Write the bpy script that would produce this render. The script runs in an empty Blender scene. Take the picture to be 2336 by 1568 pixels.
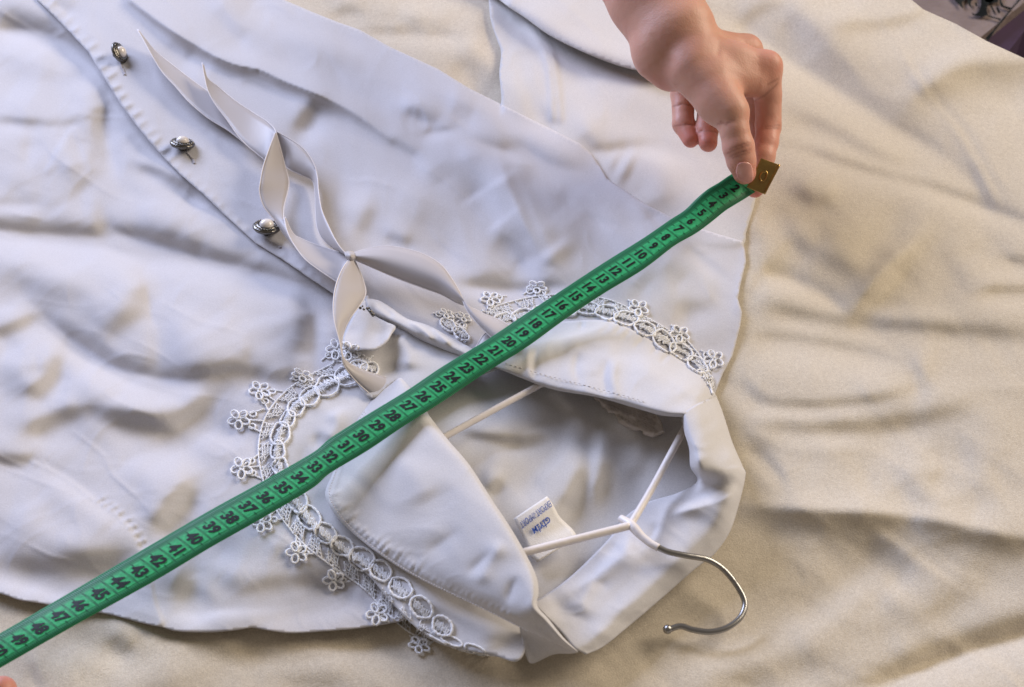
import bpy, bmesh, math, random
import numpy as np
from mathutils import Vector, Matrix
from mathutils.geometry import delaunay_2d_cdt
random.seed(4); rng = np.random.default_rng(7)
scn = bpy.context.scene; COL = scn.collection
R = math.radians

# ------------------------------------------------------------------ camera, world, lamps, exposure
FOC = 3209.0; PITCH = R(48); CH = 0.62            # focal length in reference units, pitch below horizontal, height (m)
cam_d = bpy.data.cameras.new('camera'); cam = bpy.data.objects.new('camera', cam_d); COL.objects.link(cam)
cam.location = (0, 0, CH); cam.rotation_euler = (R(90) - PITCH, 0, 0)
cam_d.sensor_fit = 'HORIZONTAL'; cam_d.angle_x = 2 * math.atan(1168 / FOC)
cam_d.clip_start = 0.02; cam_d.clip_end = 30
cam_d.dof.use_dof = True; cam_d.dof.focus_distance = 0.84; cam_d.dof.aperture_fstop = 16.0
scn.camera = cam

world = bpy.data.worlds.new('World'); scn.world = world; world.use_nodes = True
bg = world.node_tree.nodes['Background']
bg.inputs[0].default_value = (1.0, 0.87, 0.76, 1); bg.inputs[1].default_value = 0.18

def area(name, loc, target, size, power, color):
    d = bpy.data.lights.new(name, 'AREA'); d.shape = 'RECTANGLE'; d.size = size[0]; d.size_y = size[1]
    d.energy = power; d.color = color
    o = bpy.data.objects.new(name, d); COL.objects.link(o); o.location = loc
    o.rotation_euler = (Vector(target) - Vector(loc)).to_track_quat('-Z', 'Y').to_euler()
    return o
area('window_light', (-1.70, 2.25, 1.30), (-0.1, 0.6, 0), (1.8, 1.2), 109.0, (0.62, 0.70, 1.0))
area('room_light', (2.45, 1.65, 1.60), (0.1, 0.7, 0), (1.8, 1.3), 90.0, (1.0, 0.87, 0.71))
scn.view_settings.view_transform = 'Standard'; scn.view_settings.look = 'None'
scn.view_settings.exposure = 0.0; scn.view_settings.gamma = 1.0

# ------------------------------------------------------------------ basic geometry helpers
FW = np.array([0, math.cos(PITCH), -math.sin(PITCH)]); UP = np.array([0, math.sin(PITCH), math.cos(PITCH)]); RT = np.array([1., 0, 0])
CAM = np.array([0, 0, CH])
def P(x, y, h):
    """measured plan position (reference units) at height h in metres -> world point(s)"""
    x = np.asarray(x, float); y = np.asarray(y, float); h = np.asarray(h, float)
    u = (x - 1168) / FOC; v = -(y - 784) / FOC
    r = FW + u[..., None] * RT + v[..., None] * UP
    t = (h - CH) / r[..., 2]
    return CAM + r * t[..., None]

def link(name, me, mat=None, parent=None, smooth=True):
    o = bpy.data.objects.new(name, me); COL.objects.link(o)
    if mat: me.materials.append(mat)
    if parent:
        o.parent = parent
        if parent.type == 'EMPTY': o.matrix_parent_inverse = Matrix.Translation(parent.location).inverted()
    if smooth and me.polygons: me.polygons.foreach_set('use_smooth', [True] * len(me.polygons))
    return o
def mesh(name, v, f):
    me = bpy.data.meshes.new(name)
    me.from_pydata([tuple(map(float, p)) for p in v], [], [tuple(int(i) for i in q) for q in f]); me.update()
    return me
def tag(o, label=None, cat=None, group=None, kind=None):
    for k, val in (('label', label), ('category', cat), ('group', group), ('kind', kind)):
        if val: o[k] = val
    return o
def empty(name, loc):
    o = bpy.data.objects.new(name, None); COL.objects.link(o); o.location = loc; o.empty_display_size = .02
    return o
def solid(o, th, off=-1):
    m = o.modifiers.new('thick', 'SOLIDIFY'); m.thickness = th; m.offset = off; return o

def catmull(pts, n, closed=False):
    """resample a polyline smoothly to n points, uniform in length"""
    p = np.asarray(pts, float)
    if closed: p = np.vstack([p, p[:1]])
    if len(p) == 2:
        t = np.linspace(0, 1, n)[:, None]; return p[0] * (1 - t) + p[1] * t
    if closed: q = np.vstack([p[-2], p, p[1]])
    else: q = np.vstack([2 * p[0] - p[1], p, 2 * p[-1] - p[-2]])
    out = []
    for i in range(len(p) - 1):
        a, b, c, d = q[i:i + 4]
        t = np.linspace(0, 1, 12, endpoint=False)[:, None]
        out.append(.5 * ((2 * b) + (-a + c) * t + (2 * a - 5 * b + 4 * c - d) * t**2 + (-a + 3 * b - 3 * c + d) * t**3))
    out = np.vstack(out + [p[-1:]])
    L = np.r_[0, np.cumsum(np.linalg.norm(np.diff(out[:, :2], axis=0), axis=1))]
    if L[-1] == 0: return np.repeat(p[:1], n, 0)
    s = np.linspace(0, L[-1], n)
    return np.stack([np.interp(s, L, out[:, k]) for k in range(p.shape[1])], 1)

# ------------------------------------------------------------------ noise
_perm = np.random.default_rng(11).permutation(512)
def pnoise(x, y, seed=0):
    xi = np.floor(x).astype(int); yi = np.floor(y).astype(int); xf = x - xi; yf = y - yi
    u = xf**3 * (xf * (xf * 6 - 15) + 10); v = yf**3 * (yf * (yf * 6 - 15) + 10)
    def g(ix, iy, dx, dy):
        hsh = _perm[(_perm[(ix + seed * 37) % 512] + iy * 3 + seed) % 512] * (2 * math.pi / 512)
        return np.cos(hsh) * dx + np.sin(hsh) * dy
    a = g(xi, yi, xf, yf); b = g(xi + 1, yi, xf - 1, yf); c = g(xi, yi + 1, xf, yf - 1); d = g(xi + 1, yi + 1, xf - 1, yf - 1)
    return (a * (1 - u) + b * u) * (1 - v) + (c * (1 - u) + d * u) * v
def crumple(x, y, seed=0, amp=1.0, scale=150., rot=0.5, an=1.7):
    """rumpled cloth relief in mm: domain-warped soft folds with a few sharper creases"""
    c, s = math.cos(rot), math.sin(rot)
    X = (c * x + s * y) / scale; Y = (-s * x + c * y) / scale * an
    wx = pnoise(X * .8, Y * .8, seed + 1); wy = pnoise(X * .8 + 9, Y * .8, seed + 2)
    a = pnoise(X + wx * .9, Y + wy * .9, seed + 3)
    n2 = pnoise(X * .9 + wy * .7, Y * .7 + wx * .7, seed + 4); msk = np.clip(pnoise(X * .7 + 3, Y * .7, seed + 6) * 3 + .3, 0, 1)
    r = np.exp(-np.abs(n2) / .10) * msk                      # a few long crease lines
    n3 = pnoise(X * 1.9 - Y * .8 + wx * .5, Y * 1.5 + X * .9 + 5, seed + 7); m3 = np.clip(pnoise(X * 1.1 + 7, Y * .9 + 3, seed + 8) * 3 + .1, 0, 1)
    return amp * (3.4 * a + 1.2 * r + .55 * m3 * np.exp(-np.abs(n3) / .07))

def creases(x, y, seed, amp, scale=300., rot=.5, an=2.2):
    """sparse fine pressed creases, mm"""
    c, s = math.cos(rot), math.sin(rot); X = (c * x + s * y) / scale; Y = (-s * x + c * y) / scale * an; h = 0
    for k, (ca, sa) in enumerate(((1, 0), (.5, .87), (.75, -.66))):
        u = ca * X - sa * Y; v = sa * X + ca * Y
        n = pnoise(u + .25 * pnoise(v * 2, u * 2, seed + k), v, seed + 3 + k); m = np.clip(pnoise(u * 1.6 + 4, v * 1.6 + 8, seed + 9 + k) * 4 - .35, 0, 1)
        h = h + m * np.exp(-(np.abs(n) / .030)**1.3)
    return amp * h
# ------------------------------------------------------------------ cloth: fold strokes and layered panels
def sm(t): t = np.clip(t, 0, 1); return t * t * (3 - 2 * t)
class Fold:
    """a fold following a line: height a (mm), reach wl on the left / wr on the right of travel"""
    def __init__(s, pts, a, wl, wr, t0=.25, t1=.25, crisp=0):
        n = max(6, int(np.linalg.norm(np.diff(np.asarray(pts, float), axis=0), axis=1).sum() / 25))
        s.p = catmull(pts, n); s.a, s.wl, s.wr, s.t0, s.t1 = a, wl, wr, t0, t1
        s.full = n > 14 or abs(a) < 1.8 or crisp; s.crisp = crisp
    def __call__(s, x, y):
        out = np.zeros_like(x); m = 3 * max(s.wl, s.wr, abs(s.a) * 5.3)
        lo = s.p.min(0) - m; hi = s.p.max(0) + m
        k = np.where((x > lo[0]) & (x < hi[0]) & (y > lo[1]) & (y < hi[1]))[0]
        if not len(k): return out
        X = x[k]; Y = y[k]
        best = np.full(len(k), 1e9); sd = np.zeros(len(k)); tt = np.zeros(len(k))
        n = len(s.p) - 1
        for i in range(n):
            a = s.p[i]; d = s.p[i + 1] - a; l2 = (d * d).sum() + 1e-9
            q = ((X - a[0]) * d[0] + (Y - a[1]) * d[1]) / l2
            qc = np.clip(q, 0, 1)
            dd = np.hypot(X - a[0] - qc * d[0], Y - a[1] - qc * d[1]); b = dd < best
            best[b] = dd[b]; tt[b] = (i + qc[b]) / n
            sd[b] = ((-(X[b] - a[0]) * d[1] + (Y[b] - a[1]) * d[0]) / math.sqrt(l2))
        # soft cloth: a side is never steeper than the slope the cloth would take
        lim = abs(s.a) * 3.85 / .70
        wl, wr = (s.wl, s.wr) if s.crisp or (abs(s.a) < 2.7 and min(s.wl, s.wr) < 13) else (max(s.wl, lim), max(s.wr, lim))
        z = np.clip(sd / (.5 * min(wl, wr)), -1, 1) * .5 + .5
        w = wl + (wr - wl) * sm(z)
        qd = best / w; prof = np.exp(-(np.sqrt(qd * qd + .06) - .245) * 1.15 - .35 * qd * qd)
        if s.a < 0 and abs(s.a) > 1.9 and not s.crisp: prof = prof * .8; s.full = False; s.t0 = max(s.t0, .42); s.t1 = max(s.t1, .42)
        tp = sm(tt / max(s.t0, .22)) * sm((1 - tt) / max(s.t1, .22)) if not s.full else sm(tt / max(s.t0, 1e-3)) * sm((1 - tt) / max(s.t1, 1e-3))
        out[k] = s.a * prof * tp
        return out
GS = 5.0; GX0, GY0, GW, GH = -420, -330, 672, 480
gx, gy = np.meshgrid(GX0 + GS * np.arange(GW), GY0 + GS * np.arange(GH)); HM = np.zeros(gx.shape)
def gblur(a, sig):
    r = int(sig * 3) + 1; k = np.exp(-.5 * (np.arange(-r, r + 1) / sig)**2); k /= k.sum()
    p = np.pad(a, r, mode='edge')
    p = sum(k[i] * p[i:i + a.shape[0], :] for i in range(2 * r + 1))
    return sum(k[i] * p[:, i:i + a.shape[1]] for i in range(2 * r + 1))
class Field:
    """all folds of one cloth; broad ones relaxed so that they run softly into each other"""
    def __init__(s, folds, long_sig=1.1, short_sig=3.0):
        s.fine = [f for f in folds if f.crisp or (abs(f.a) < 2.7 and min(f.wl, f.wr) < 13)]
        big = [f for f in folds if f not in s.fine]
        X, Y = gx.ravel(), gy.ravel(); s.g = np.zeros(gx.shape)
        for grp, sig in (([f for f in big if len(f.p) > 12], long_sig), ([f for f in big if len(f.p) <= 12], short_sig)):
            q = np.zeros(len(X))
            for f in grp: q += f(X, Y)
            s.g += gblur(q.reshape(gx.shape), sig)
    def __call__(s, x, y):
        fx = np.clip((x - GX0) / GS, 0, GW - 1.001); fy = np.clip((y - GY0) / GS, 0, GH - 1.001); i = fx.astype(int); j = fy.astype(int); a = fx - i; b = fy - j; g = s.g
        h = (g[j, i] * (1 - a) + g[j, i + 1] * a) * (1 - b) + (g[j + 1, i] * (1 - a) + g[j + 1, i + 1] * a) * b
        for f in s.fine: h = h + f(x, y)
        return h
class Shade(Fold):
    """a slope of the cloth along a line: v > 0 leans towards the window side, v < 0 away; reach wl / wr on the two sides"""
    def __init__(s, pts, v, wl, wr=None, t=.22):
        n = max(4, int(np.linalg.norm(np.diff(np.asarray(pts, float), axis=0), axis=1).sum() / 25))
        s.p = catmull(pts, n); s.a = v; s.wl = wl; s.wr = wl if wr is None else wr; s.t = t
    def __call__(s, x, y):
        out = np.zeros_like(x); m = 2.6 * max(s.wl, s.wr); lo = s.p.min(0) - m; hi = s.p.max(0) + m
        k = np.where((x > lo[0]) & (x < hi[0]) & (y > lo[1]) & (y < hi[1]))[0]
        if not len(k): return out
        X = x[k]; Y = y[k]; best = np.full(len(k), 1e9); sd = np.zeros(len(k)); tt = np.zeros(len(k)); n = len(s.p) - 1
        for i in range(n):
            a = s.p[i]; d = s.p[i + 1] - a; l2 = (d * d).sum() + 1e-9; q = ((X - a[0]) * d[0] + (Y - a[1]) * d[1]) / l2; qc = np.clip(q, 0, 1)
            dd = np.hypot(X - a[0] - qc * d[0], Y - a[1] - qc * d[1]); b = dd < best; best[b] = dd[b]; tt[b] = (i + qc[b]) / n
            sd[b] = (-(X[b] - a[0]) * d[1] + (Y[b] - a[1]) * d[0]) / math.sqrt(l2)
        z = sm(np.clip(sd / (.6 * min(s.wl, s.wr)), -1, 1) * .5 + .5); w = s.wl + (s.wr - s.wl) * z
        out[k] = s.a * np.exp(-(best / w)**2) * (.25 + .75 * sm(tt / s.t) * sm((1 - tt) / s.t)); return out
class Relief:
    """cloth relief whose slopes follow the traced strokes (least squares, solved on the grid)"""
    def __init__(s, strokes, ldir, k, eps=.10, hp=900.):
        X, Y = gx.ravel(), gy.ravel(); g = np.zeros(len(X))
        for f in strokes: g += f(X, Y)
        g = np.tanh(g.reshape(gx.shape) * .9) / .9; ny, nx = g.shape
        sx, sy = .26 * GS, .35 * GS; kx = 2 * math.pi * np.fft.fftfreq(nx, sx)[None, :]; ky = 2 * math.pi * np.fft.fftfreq(ny, sy)[:, None]
        l = np.array(ldir, float) / np.hypot(*ldir); lk = l[0] * kx + l[1] * ky; k2 = kx**2 + ky**2
        H = np.fft.fft2(-k * g) * (-1j * lk) / (lk**2 + eps * k2 + (2 * math.pi / (hp * .3))**2 * .5 + 1e-12)
        s.g = gblur(np.real(np.fft.ifft2(H)), .6)
    def __call__(s, x, y):
        fx = np.clip((x - GX0) / GS, 0, GW - 1.001); fy = np.clip((y - GY0) / GS, 0, GH - 1.001); i = fx.astype(int); j = fy.astype(int); a = fx - i; b = fy - j; g = s.g
        return (g[j, i] * (1 - a) + g[j, i + 1] * a) * (1 - b) + (g[j + 1, i] * (1 - a) + g[j + 1, i + 1] * a) * b
class Base:
    """smooth height (mm) through scattered control points"""
    def __init__(s, pts, r=220.): s.p = np.asarray(pts, float); s.r = r
    def __call__(s, x, y):
        num = 0; den = 1e-9
        for px, py, h in s.p:
            w = 1 / (((x - px)**2 + (y - py)**2) / s.r**2 + .02)**1.5
            num = num + w * h; den = den + w
        return num / den

def inside(poly, x, y):
    p = np.asarray(poly, float); r = np.zeros(x.shape, bool); j = len(p) - 1
    for i in range(len(p)):
        c = ((p[i, 1] > y) != (p[j, 1] > y))
        with np.errstate(divide='ignore', invalid='ignore'):
            xx = (p[j, 0] - p[i, 0]) * (y - p[i, 1]) / (p[j, 1] - p[i, 1]) + p[i, 0]
        r ^= c & (x < xx); j = i
    return r
# height map of everything laid so far, so that each new layer rests on the ones below
def hat(x, y):
    x = np.asarray(x, float); y = np.asarray(y, float)
    fx = np.clip((x - GX0) / GS, 0, GW - 1.001); fy = np.clip((y - GY0) / GS, 0, GH - 1.001)
    i = fx.astype(int); j = fy.astype(int); a = fx - i; b = fy - j
    return (HM[j, i] * (1 - a) + HM[j, i + 1] * a) * (1 - b) + (HM[j + 1, i] * (1 - a) + HM[j + 1, i + 1] * a) * b
def smax(a, b, k=1.0):
    d = np.clip(.5 + .5 * (a - b) / k, 0, 1); return b * (1 - d) + a * d + k * d * (1 - d)

def blur(a, n=2):
    for _ in range(n):
        p = np.pad(a, 1, mode='edge'); a = (p[:-2, 1:-1] + p[2:, 1:-1] + p[1:-1, :-2] + p[1:-1, 2:] + 2 * p[1:-1, 1:-1]) / 6
    return a
def panel(name, outline, hfun, mat, parent, step=7., gap=1.2, thick=.0006, smooth_out=True, under=None):
    """a cloth panel cut to an outline; height hfun (mm), kept at least gap above what lies below"""
    global HM
    o = np.asarray(outline, float)
    if smooth_out: o = catmull(o, max(20, int(np.linalg.norm(np.diff(np.vstack([o, o[:1]]), axis=0), axis=1).sum() / step)), closed=True)[:-1]
    else:
        q = np.vstack([o, o[:1]]); o = np.vstack([a + (b - a) * np.linspace(0, 1, max(1, int(np.linalg.norm(b - a) / step)), endpoint=False)[:, None] for a, b in zip(q, q[1:])])
    lo, hi = o.min(0), o.max(0)
    X, Y = np.meshgrid(np.arange(lo[0] + step * .5, hi[0], step), np.arange(lo[1] + step * .5, hi[1], step))
    X[1::2] += step * .5
    X = X.ravel(); Y = Y.ravel(); k = inside(o, X, Y); X = X[k]; Y = Y[k]
    # drop grid points too close to the border
    dmin = np.full(len(X), 1e9)
    for a in o: dmin = np.minimum(dmin, (X - a[0])**2 + (Y - a[1])**2)
    k = dmin > (step * .6)**2; X = X[k]; Y = Y[k]
    pts = [Vector(a) for a in o] + [Vector((a, b)) for a, b in zip(X, Y)]
    n = len(o)
    res = delaunay_2d_cdt(pts, [(i, (i + 1) % n) for i in range(n)], [], 1, 1e-4)
    v = np.array([(a.x, a.y) for a in res[0]])
    hu = blur(HM, 5) * 1000
    sv = HM.copy(); HM = hu / 1000
    below = hat(v[:, 0], v[:, 1]) * 1000; HM = sv
    h = smax(hfun(v[:, 0], v[:, 1]), below + gap, 2.5)
    me = mesh(name, P(v[:, 0], v[:, 1], h / 1000), [f[::-1] if False else f for f in res[2]])
    ob = link(name, me, mat, parent); fixup(ob)
    if thick: solid(ob, thick)
    m = inside(o, gx, gy)
    hh = smax(hfun(gx[m], gy[m]), (hu / 1000)[m] * 1000 + gap, 2.5) / 1000
    HM[m] = np.maximum(HM[m], hh)
    return ob
def fixup(ob):
    me = ob.data; c = np.zeros(len(me.polygons) * 3); me.polygons.foreach_get('normal', c)
    if c.reshape(-1, 3)[:, 2].sum() < 0: me.flip_normals()
def surf(rows, nu, nv):
    g = np.stack([catmull(r, nu) for r in rows])                       # rows x nu x 3
    out = np.zeros((nv, nu, 3)); q = np.concatenate([2 * g[:1] - g[1:2], g, 2 * g[-1:] - g[-2:-1]])
    n = len(rows) - 1
    for j, t in enumerate(np.linspace(0, n, nv)):
        i = min(int(t), n - 1); t -= i; a, b, c, d = q[i:i + 4]
        out[j] = .5 * ((2 * b) + (-a + c) * t + (2 * a - 5 * b + 4 * c - d) * t**2 + (-a + 3 * b - 3 * c + d) * t**3)
    return out
FLAT = ('neck_band', 'collar', 'back_collar', 'lapel', 'lapel_fold')
def flat_h(h): return 10 + (h - 10) * .74
def loft(name, rows, nu, nv, mat, parent, extra=None, thick=.0009, register=True, gap=None, off=-1):
    """a curved cloth piece through rows of (x, y, height mm)"""
    global HM
    if name in FLAT: rows = [[(p[0], p[1], flat_h(p[2])) for p in r] for r in rows]
    g = surf(rows, nu, nv)
    x = g[..., 0].ravel(); y = g[..., 1].ravel(); h = g[..., 2].ravel()
    if extra is not None: h = h + extra(x, y)
    if gap is not None: h = smax(h, hat(x, y) * 1000 + gap, 1.0)
    idx = np.arange(nu * nv).reshape(nv, nu)
    f = np.stack([idx[:-1, :-1], idx[:-1, 1:], idx[1:, 1:], idx[1:, :-1]], -1).reshape(-1, 4)
    ob = link(name, mesh(name, P(x, y, h / 1000), f), mat, parent); fixup(ob)
    if thick: solid(ob, thick, off)
    if register:
        d = surf(rows, nu * 3, nv * 3); X = d[..., 0].ravel(); Y = d[..., 1].ravel(); Hh = d[..., 2].ravel()
        if extra is not None: Hh = Hh + extra(X, Y)
        i = np.clip(np.round((X - GX0) / GS).astype(int), 0, GW - 1); j = np.clip(np.round((Y - GY0) / GS).astype(int), 0, GH - 1)
        np.maximum.at(HM, (j, i), Hh / 1000)
    return ob
def tube(pts, r, sides=6, closed=False, cap=True, rfun=None):
    """verts and faces of a round cord along world points"""
    p = np.asarray(pts, float); n = len(p); v = []; f = []
    T = np.gradient(p, axis=0) if not closed else np.roll(p, -1, 0) - np.roll(p, 1, 0)
    T /= np.linalg.norm(T, axis=1)[:, None] + 1e-12
    up = np.array([0, 0, 1.]); 
    if abs(T[0] @ up) > .9: up = np.array([1., 0, 0])
    N = up
    for i in range(n):
        N = N - T[i] * (N @ T[i]); N /= np.linalg.norm(N) + 1e-12; B = np.cross(T[i], N)
        rr = r if rfun is None else r * rfun(i / max(1, n - 1))
        for k in range(sides):
            a = 2 * math.pi * k / sides; v.append(p[i] + rr * (math.cos(a) * N + math.sin(a) * B))
    m = n if closed else n - 1
    for i in range(m):
        for k in range(sides):
            a = i * sides + k; b = i * sides + (k + 1) % sides; c = ((i + 1) % n) * sides
            f.append((a, b, c + (k + 1) % sides, c + k))
    if cap and not closed:
        f.append(tuple(range(sides))[::-1]); f.append(tuple((n - 1) * sides + k for k in range(sides)))
    return v, f
class MB:
    def __init__(s): s.v = []; s.f = []
    def add(s, vf):
        b = len(s.v); s.v += [tuple(a) for a in vf[0]]; s.f += [tuple(i + b for i in q) for q in vf[1]]; return s
    def build(s, name, mat, parent=None, smooth=True): return link(name, mesh(name, s.v, s.f), mat, parent, smooth)

# ------------------------------------------------------------------ materials
def srgb(r, g, b): return tuple(((c / 255) / 12.92 if c < 10 else ((c / 255 + .055) / 1.055)**2.4) for c in (r, g, b)) + (1,)
def yarn(m, scale, amt):
    nt = m.node_tree; b = nt.nodes['Principled BSDF']; tc = nt.nodes.new('ShaderNodeTexCoord'); t = nt.nodes.new('ShaderNodeTexNoise'); t.inputs['Scale'].default_value = scale; t.inputs['Detail'].default_value = 2
    nt.links.new(tc.outputs['Object'], t.inputs['Vector']); mr = nt.nodes.new('ShaderNodeMapRange'); mr.inputs[1].default_value = .3; mr.inputs[2].default_value = .7; mr.inputs[3].default_value = 1 - amt; mr.inputs[4].default_value = 1 + amt
    nt.links.new(t.outputs['Fac'], mr.inputs[0]); mx = nt.nodes.new('ShaderNodeMix'); mx.data_type = 'RGBA'; mx.blend_type = 'MULTIPLY'; mx.inputs[0].default_value = 1
    ip = b.inputs['Base Color']
    if ip.links: nt.links.new(ip.links[0].from_socket, mx.inputs[6])
    else: mx.inputs[6].default_value = ip.default_value
    nt.links.new(mr.outputs[0], mx.inputs[7]); nt.links.new(mx.outputs[2], ip)
def material(name, col, rough=.6, metal=0., spec=.5, sheen=0., bumps=(), var=None, sss=0., coat=0.):
    m = bpy.data.materials.new(name); m.use_nodes = True; nt = m.node_tree; b = nt.nodes['Principled BSDF']
    b.inputs['Base Color'].default_value = col if len(col) == 4 else tuple(col) + (1,)
    b.inputs['Roughness'].default_value = rough; b.inputs['Metallic'].default_value = metal
    b.inputs['Specular IOR Level'].default_value = spec; b.inputs['Sheen Weight'].default_value = sheen
    b.inputs['Coat Weight'].default_value = coat
    if sss:
        b.inputs['Subsurface Weight'].default_value = sss; b.inputs['Subsurface Radius'].default_value = (1, .35, .2); b.inputs['Subsurface Scale'].default_value = .004
    tc = nt.nodes.new('ShaderNodeTexCoord'); prev = None
    for kind, scale, dist, detail in bumps:
        if kind == 'noise':
            t = nt.nodes.new('ShaderNodeTexNoise'); t.inputs['Scale'].default_value = scale; t.inputs['Detail'].default_value = detail; out = t.outputs['Fac']
        elif kind == 'weave':
            ts = []
            for ax in ('X', 'Y'):
                w = nt.nodes.new('ShaderNodeTexWave'); w.wave_type = 'BANDS'; w.bands_direction = ax; w.inputs['Scale'].default_value = scale
                w.inputs['Distortion'].default_value = 1.5; w.inputs['Detail'].default_value = 1; nt.links.new(tc.outputs['Object'], w.inputs['Vector']); ts.append(w)
            mx = nt.nodes.new('ShaderNodeMath'); mx.operation = 'ADD'
            nt.links.new(ts[0].outputs['Fac'], mx.inputs[0]); nt.links.new(ts[1].outputs['Fac'], mx.inputs[1]); out = mx.outputs[0]; t = None
        if kind == 'noise': nt.links.new(tc.outputs['Object'], t.inputs['Vector'])
        bp = nt.nodes.new('ShaderNodeBump'); bp.inputs['Distance'].default_value = dist; bp.inputs['Strength'].default_value = 1
        nt.links.new(out, bp.inputs['Height'])
        if prev: nt.links.new(prev.outputs[0], bp.inputs['Normal'])
        prev = bp
    if prev: nt.links.new(prev.outputs[0], b.inputs['Normal'])
    if var:
        scale, c2, lo, hi = var
        t = nt.nodes.new('ShaderNodeTexNoise'); t.inputs['Scale'].default_value = scale; t.inputs['Detail'].default_value = 4
        nt.links.new(tc.outputs['Object'], t.inputs['Vector'])
        mr = nt.nodes.new('ShaderNodeMapRange'); mr.inputs[1].default_value = lo; mr.inputs[2].default_value = hi
        nt.links.new(t.outputs['Fac'], mr.inputs[0])
        mx = nt.nodes.new('ShaderNodeMix'); mx.data_type = 'RGBA'; mx.inputs[6].default_value = tuple(col)[:3] + (1,); mx.inputs[7].default_value = tuple(c2)[:3] + (1,)
        nt.links.new(mr.outputs[0], mx.inputs[0]); nt.links.new(mx.outputs[2], b.inputs['Base Color'])
    return m
M_sheet = material('cream_cotton', (.62, .55, .44), .9, spec=.15, sheen=.15, bumps=(('noise', 1300, .00022, 2),), var=(420, (.57, .50, .395), .35, .65))
M_blouse = material('white_satin_cloth', (.58, .565, .585), .78, spec=.18, sheen=.1, bumps=(('noise', 1300, .00007, 1),))
M_collar = material('white_cloth_double', (.61, .595, .60), .75, spec=.2, sheen=.1, bumps=(('noise', 1300, .00007, 1),))
M_sleeve = material('white_sleeve_cloth', (.60, .58, .565), .8, spec=.15, sheen=.1, bumps=(('noise', 1300, .00007, 1),))
yarn(M_sheet, 1500, .13); yarn(M_blouse, 1500, .07); yarn(M_collar, 1500, .06); yarn(M_sleeve, 1500, .08)
M_ribbon = material('satin_ribbon', (.50, .465, .46), .42, spec=.4, sheen=.1, bumps=(('noise', 2200, .00008, 1),))
M_ribedge = material('ribbon_selvedge', (.76, .71, .70), .5, spec=.4)
M_lace = material('lace_thread', (.97, .96, .96), .5, spec=.5, sheen=.7, sss=.5, bumps=(('noise', 2500, .0003, 1),))
_b = M_lace.node_tree.nodes['Principled BSDF']; _b.inputs['Subsurface Radius'].default_value = (1, 1, 1); _b.inputs['Subsurface Scale'].default_value = .0012
M_thread = material('stitch_thread', (.62, .58, .57), .6)
M_hole = material('buttonhole_thread', (.48, .46, .49), .7)
M_tape = material('green_vinyl_tape', (.015, .21, .074), .45, spec=.4, bumps=(('noise', 700, .0001, 2),))
M_cell = material('green_print', (.030, .41, .145), .5, spec=.35, bumps=(('noise', 700, .0002, 2),), var=(500, (.015, .27, .10), .4, .7))
M_ink = material('black_print', (.006, .010, .009), .5, spec=.3)
M_tick = material('dark_green_print', (.006, .085, .038), .5, spec=.3)
M_brass = material('brass', (.40, .26, .085), .34, 1.0, bumps=(('noise', 300, .0003, 2),), var=(160, (.36, .22, .08), .4, .7))
M_silver = material('antique_silver', (.17, .16, .145), .25, 1.0, bumps=(('noise', 900, .0004, 2),))
M_pearl = material('pearl_cabochon', (.80, .74, .69), .18, spec=.6, coat=.4)
M_plastic = material('white_plastic_coating', (.82, .76, .72), .35, spec=.5, bumps=(('noise', 200, .0003, 2),))
M_steel = material('grey_steel_wire', (.34, .33, .315), .34, 1.0, bumps=(('noise', 500, .00006, 2),))
M_label = material('white_tag_cloth', (.80, .77, .73), .7, bumps=(('noise', 1800, .0002, 1),))
M_blue = material('blue_print', (.015, .07, .36), .6)
M_pad = material('seam_pad', (.60, .53, .46), .9, bumps=(('noise', 500, .001, 3),))

# ================================================================== the setting behind the bed
floor_m = material('dark_floor', (.055, .030, .028), .55, bumps=(('noise', 30, .002, 4),), var=(14, (.035, .02, .02), .4, .6))
tag(link('floor', mesh('floor', [(-3, -2, -.42), (3, -2, -.42), (3, 4, -.42), (-3, 4, -.42)], [(0, 1, 2, 3)]), floor_m), kind='structure')

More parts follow.
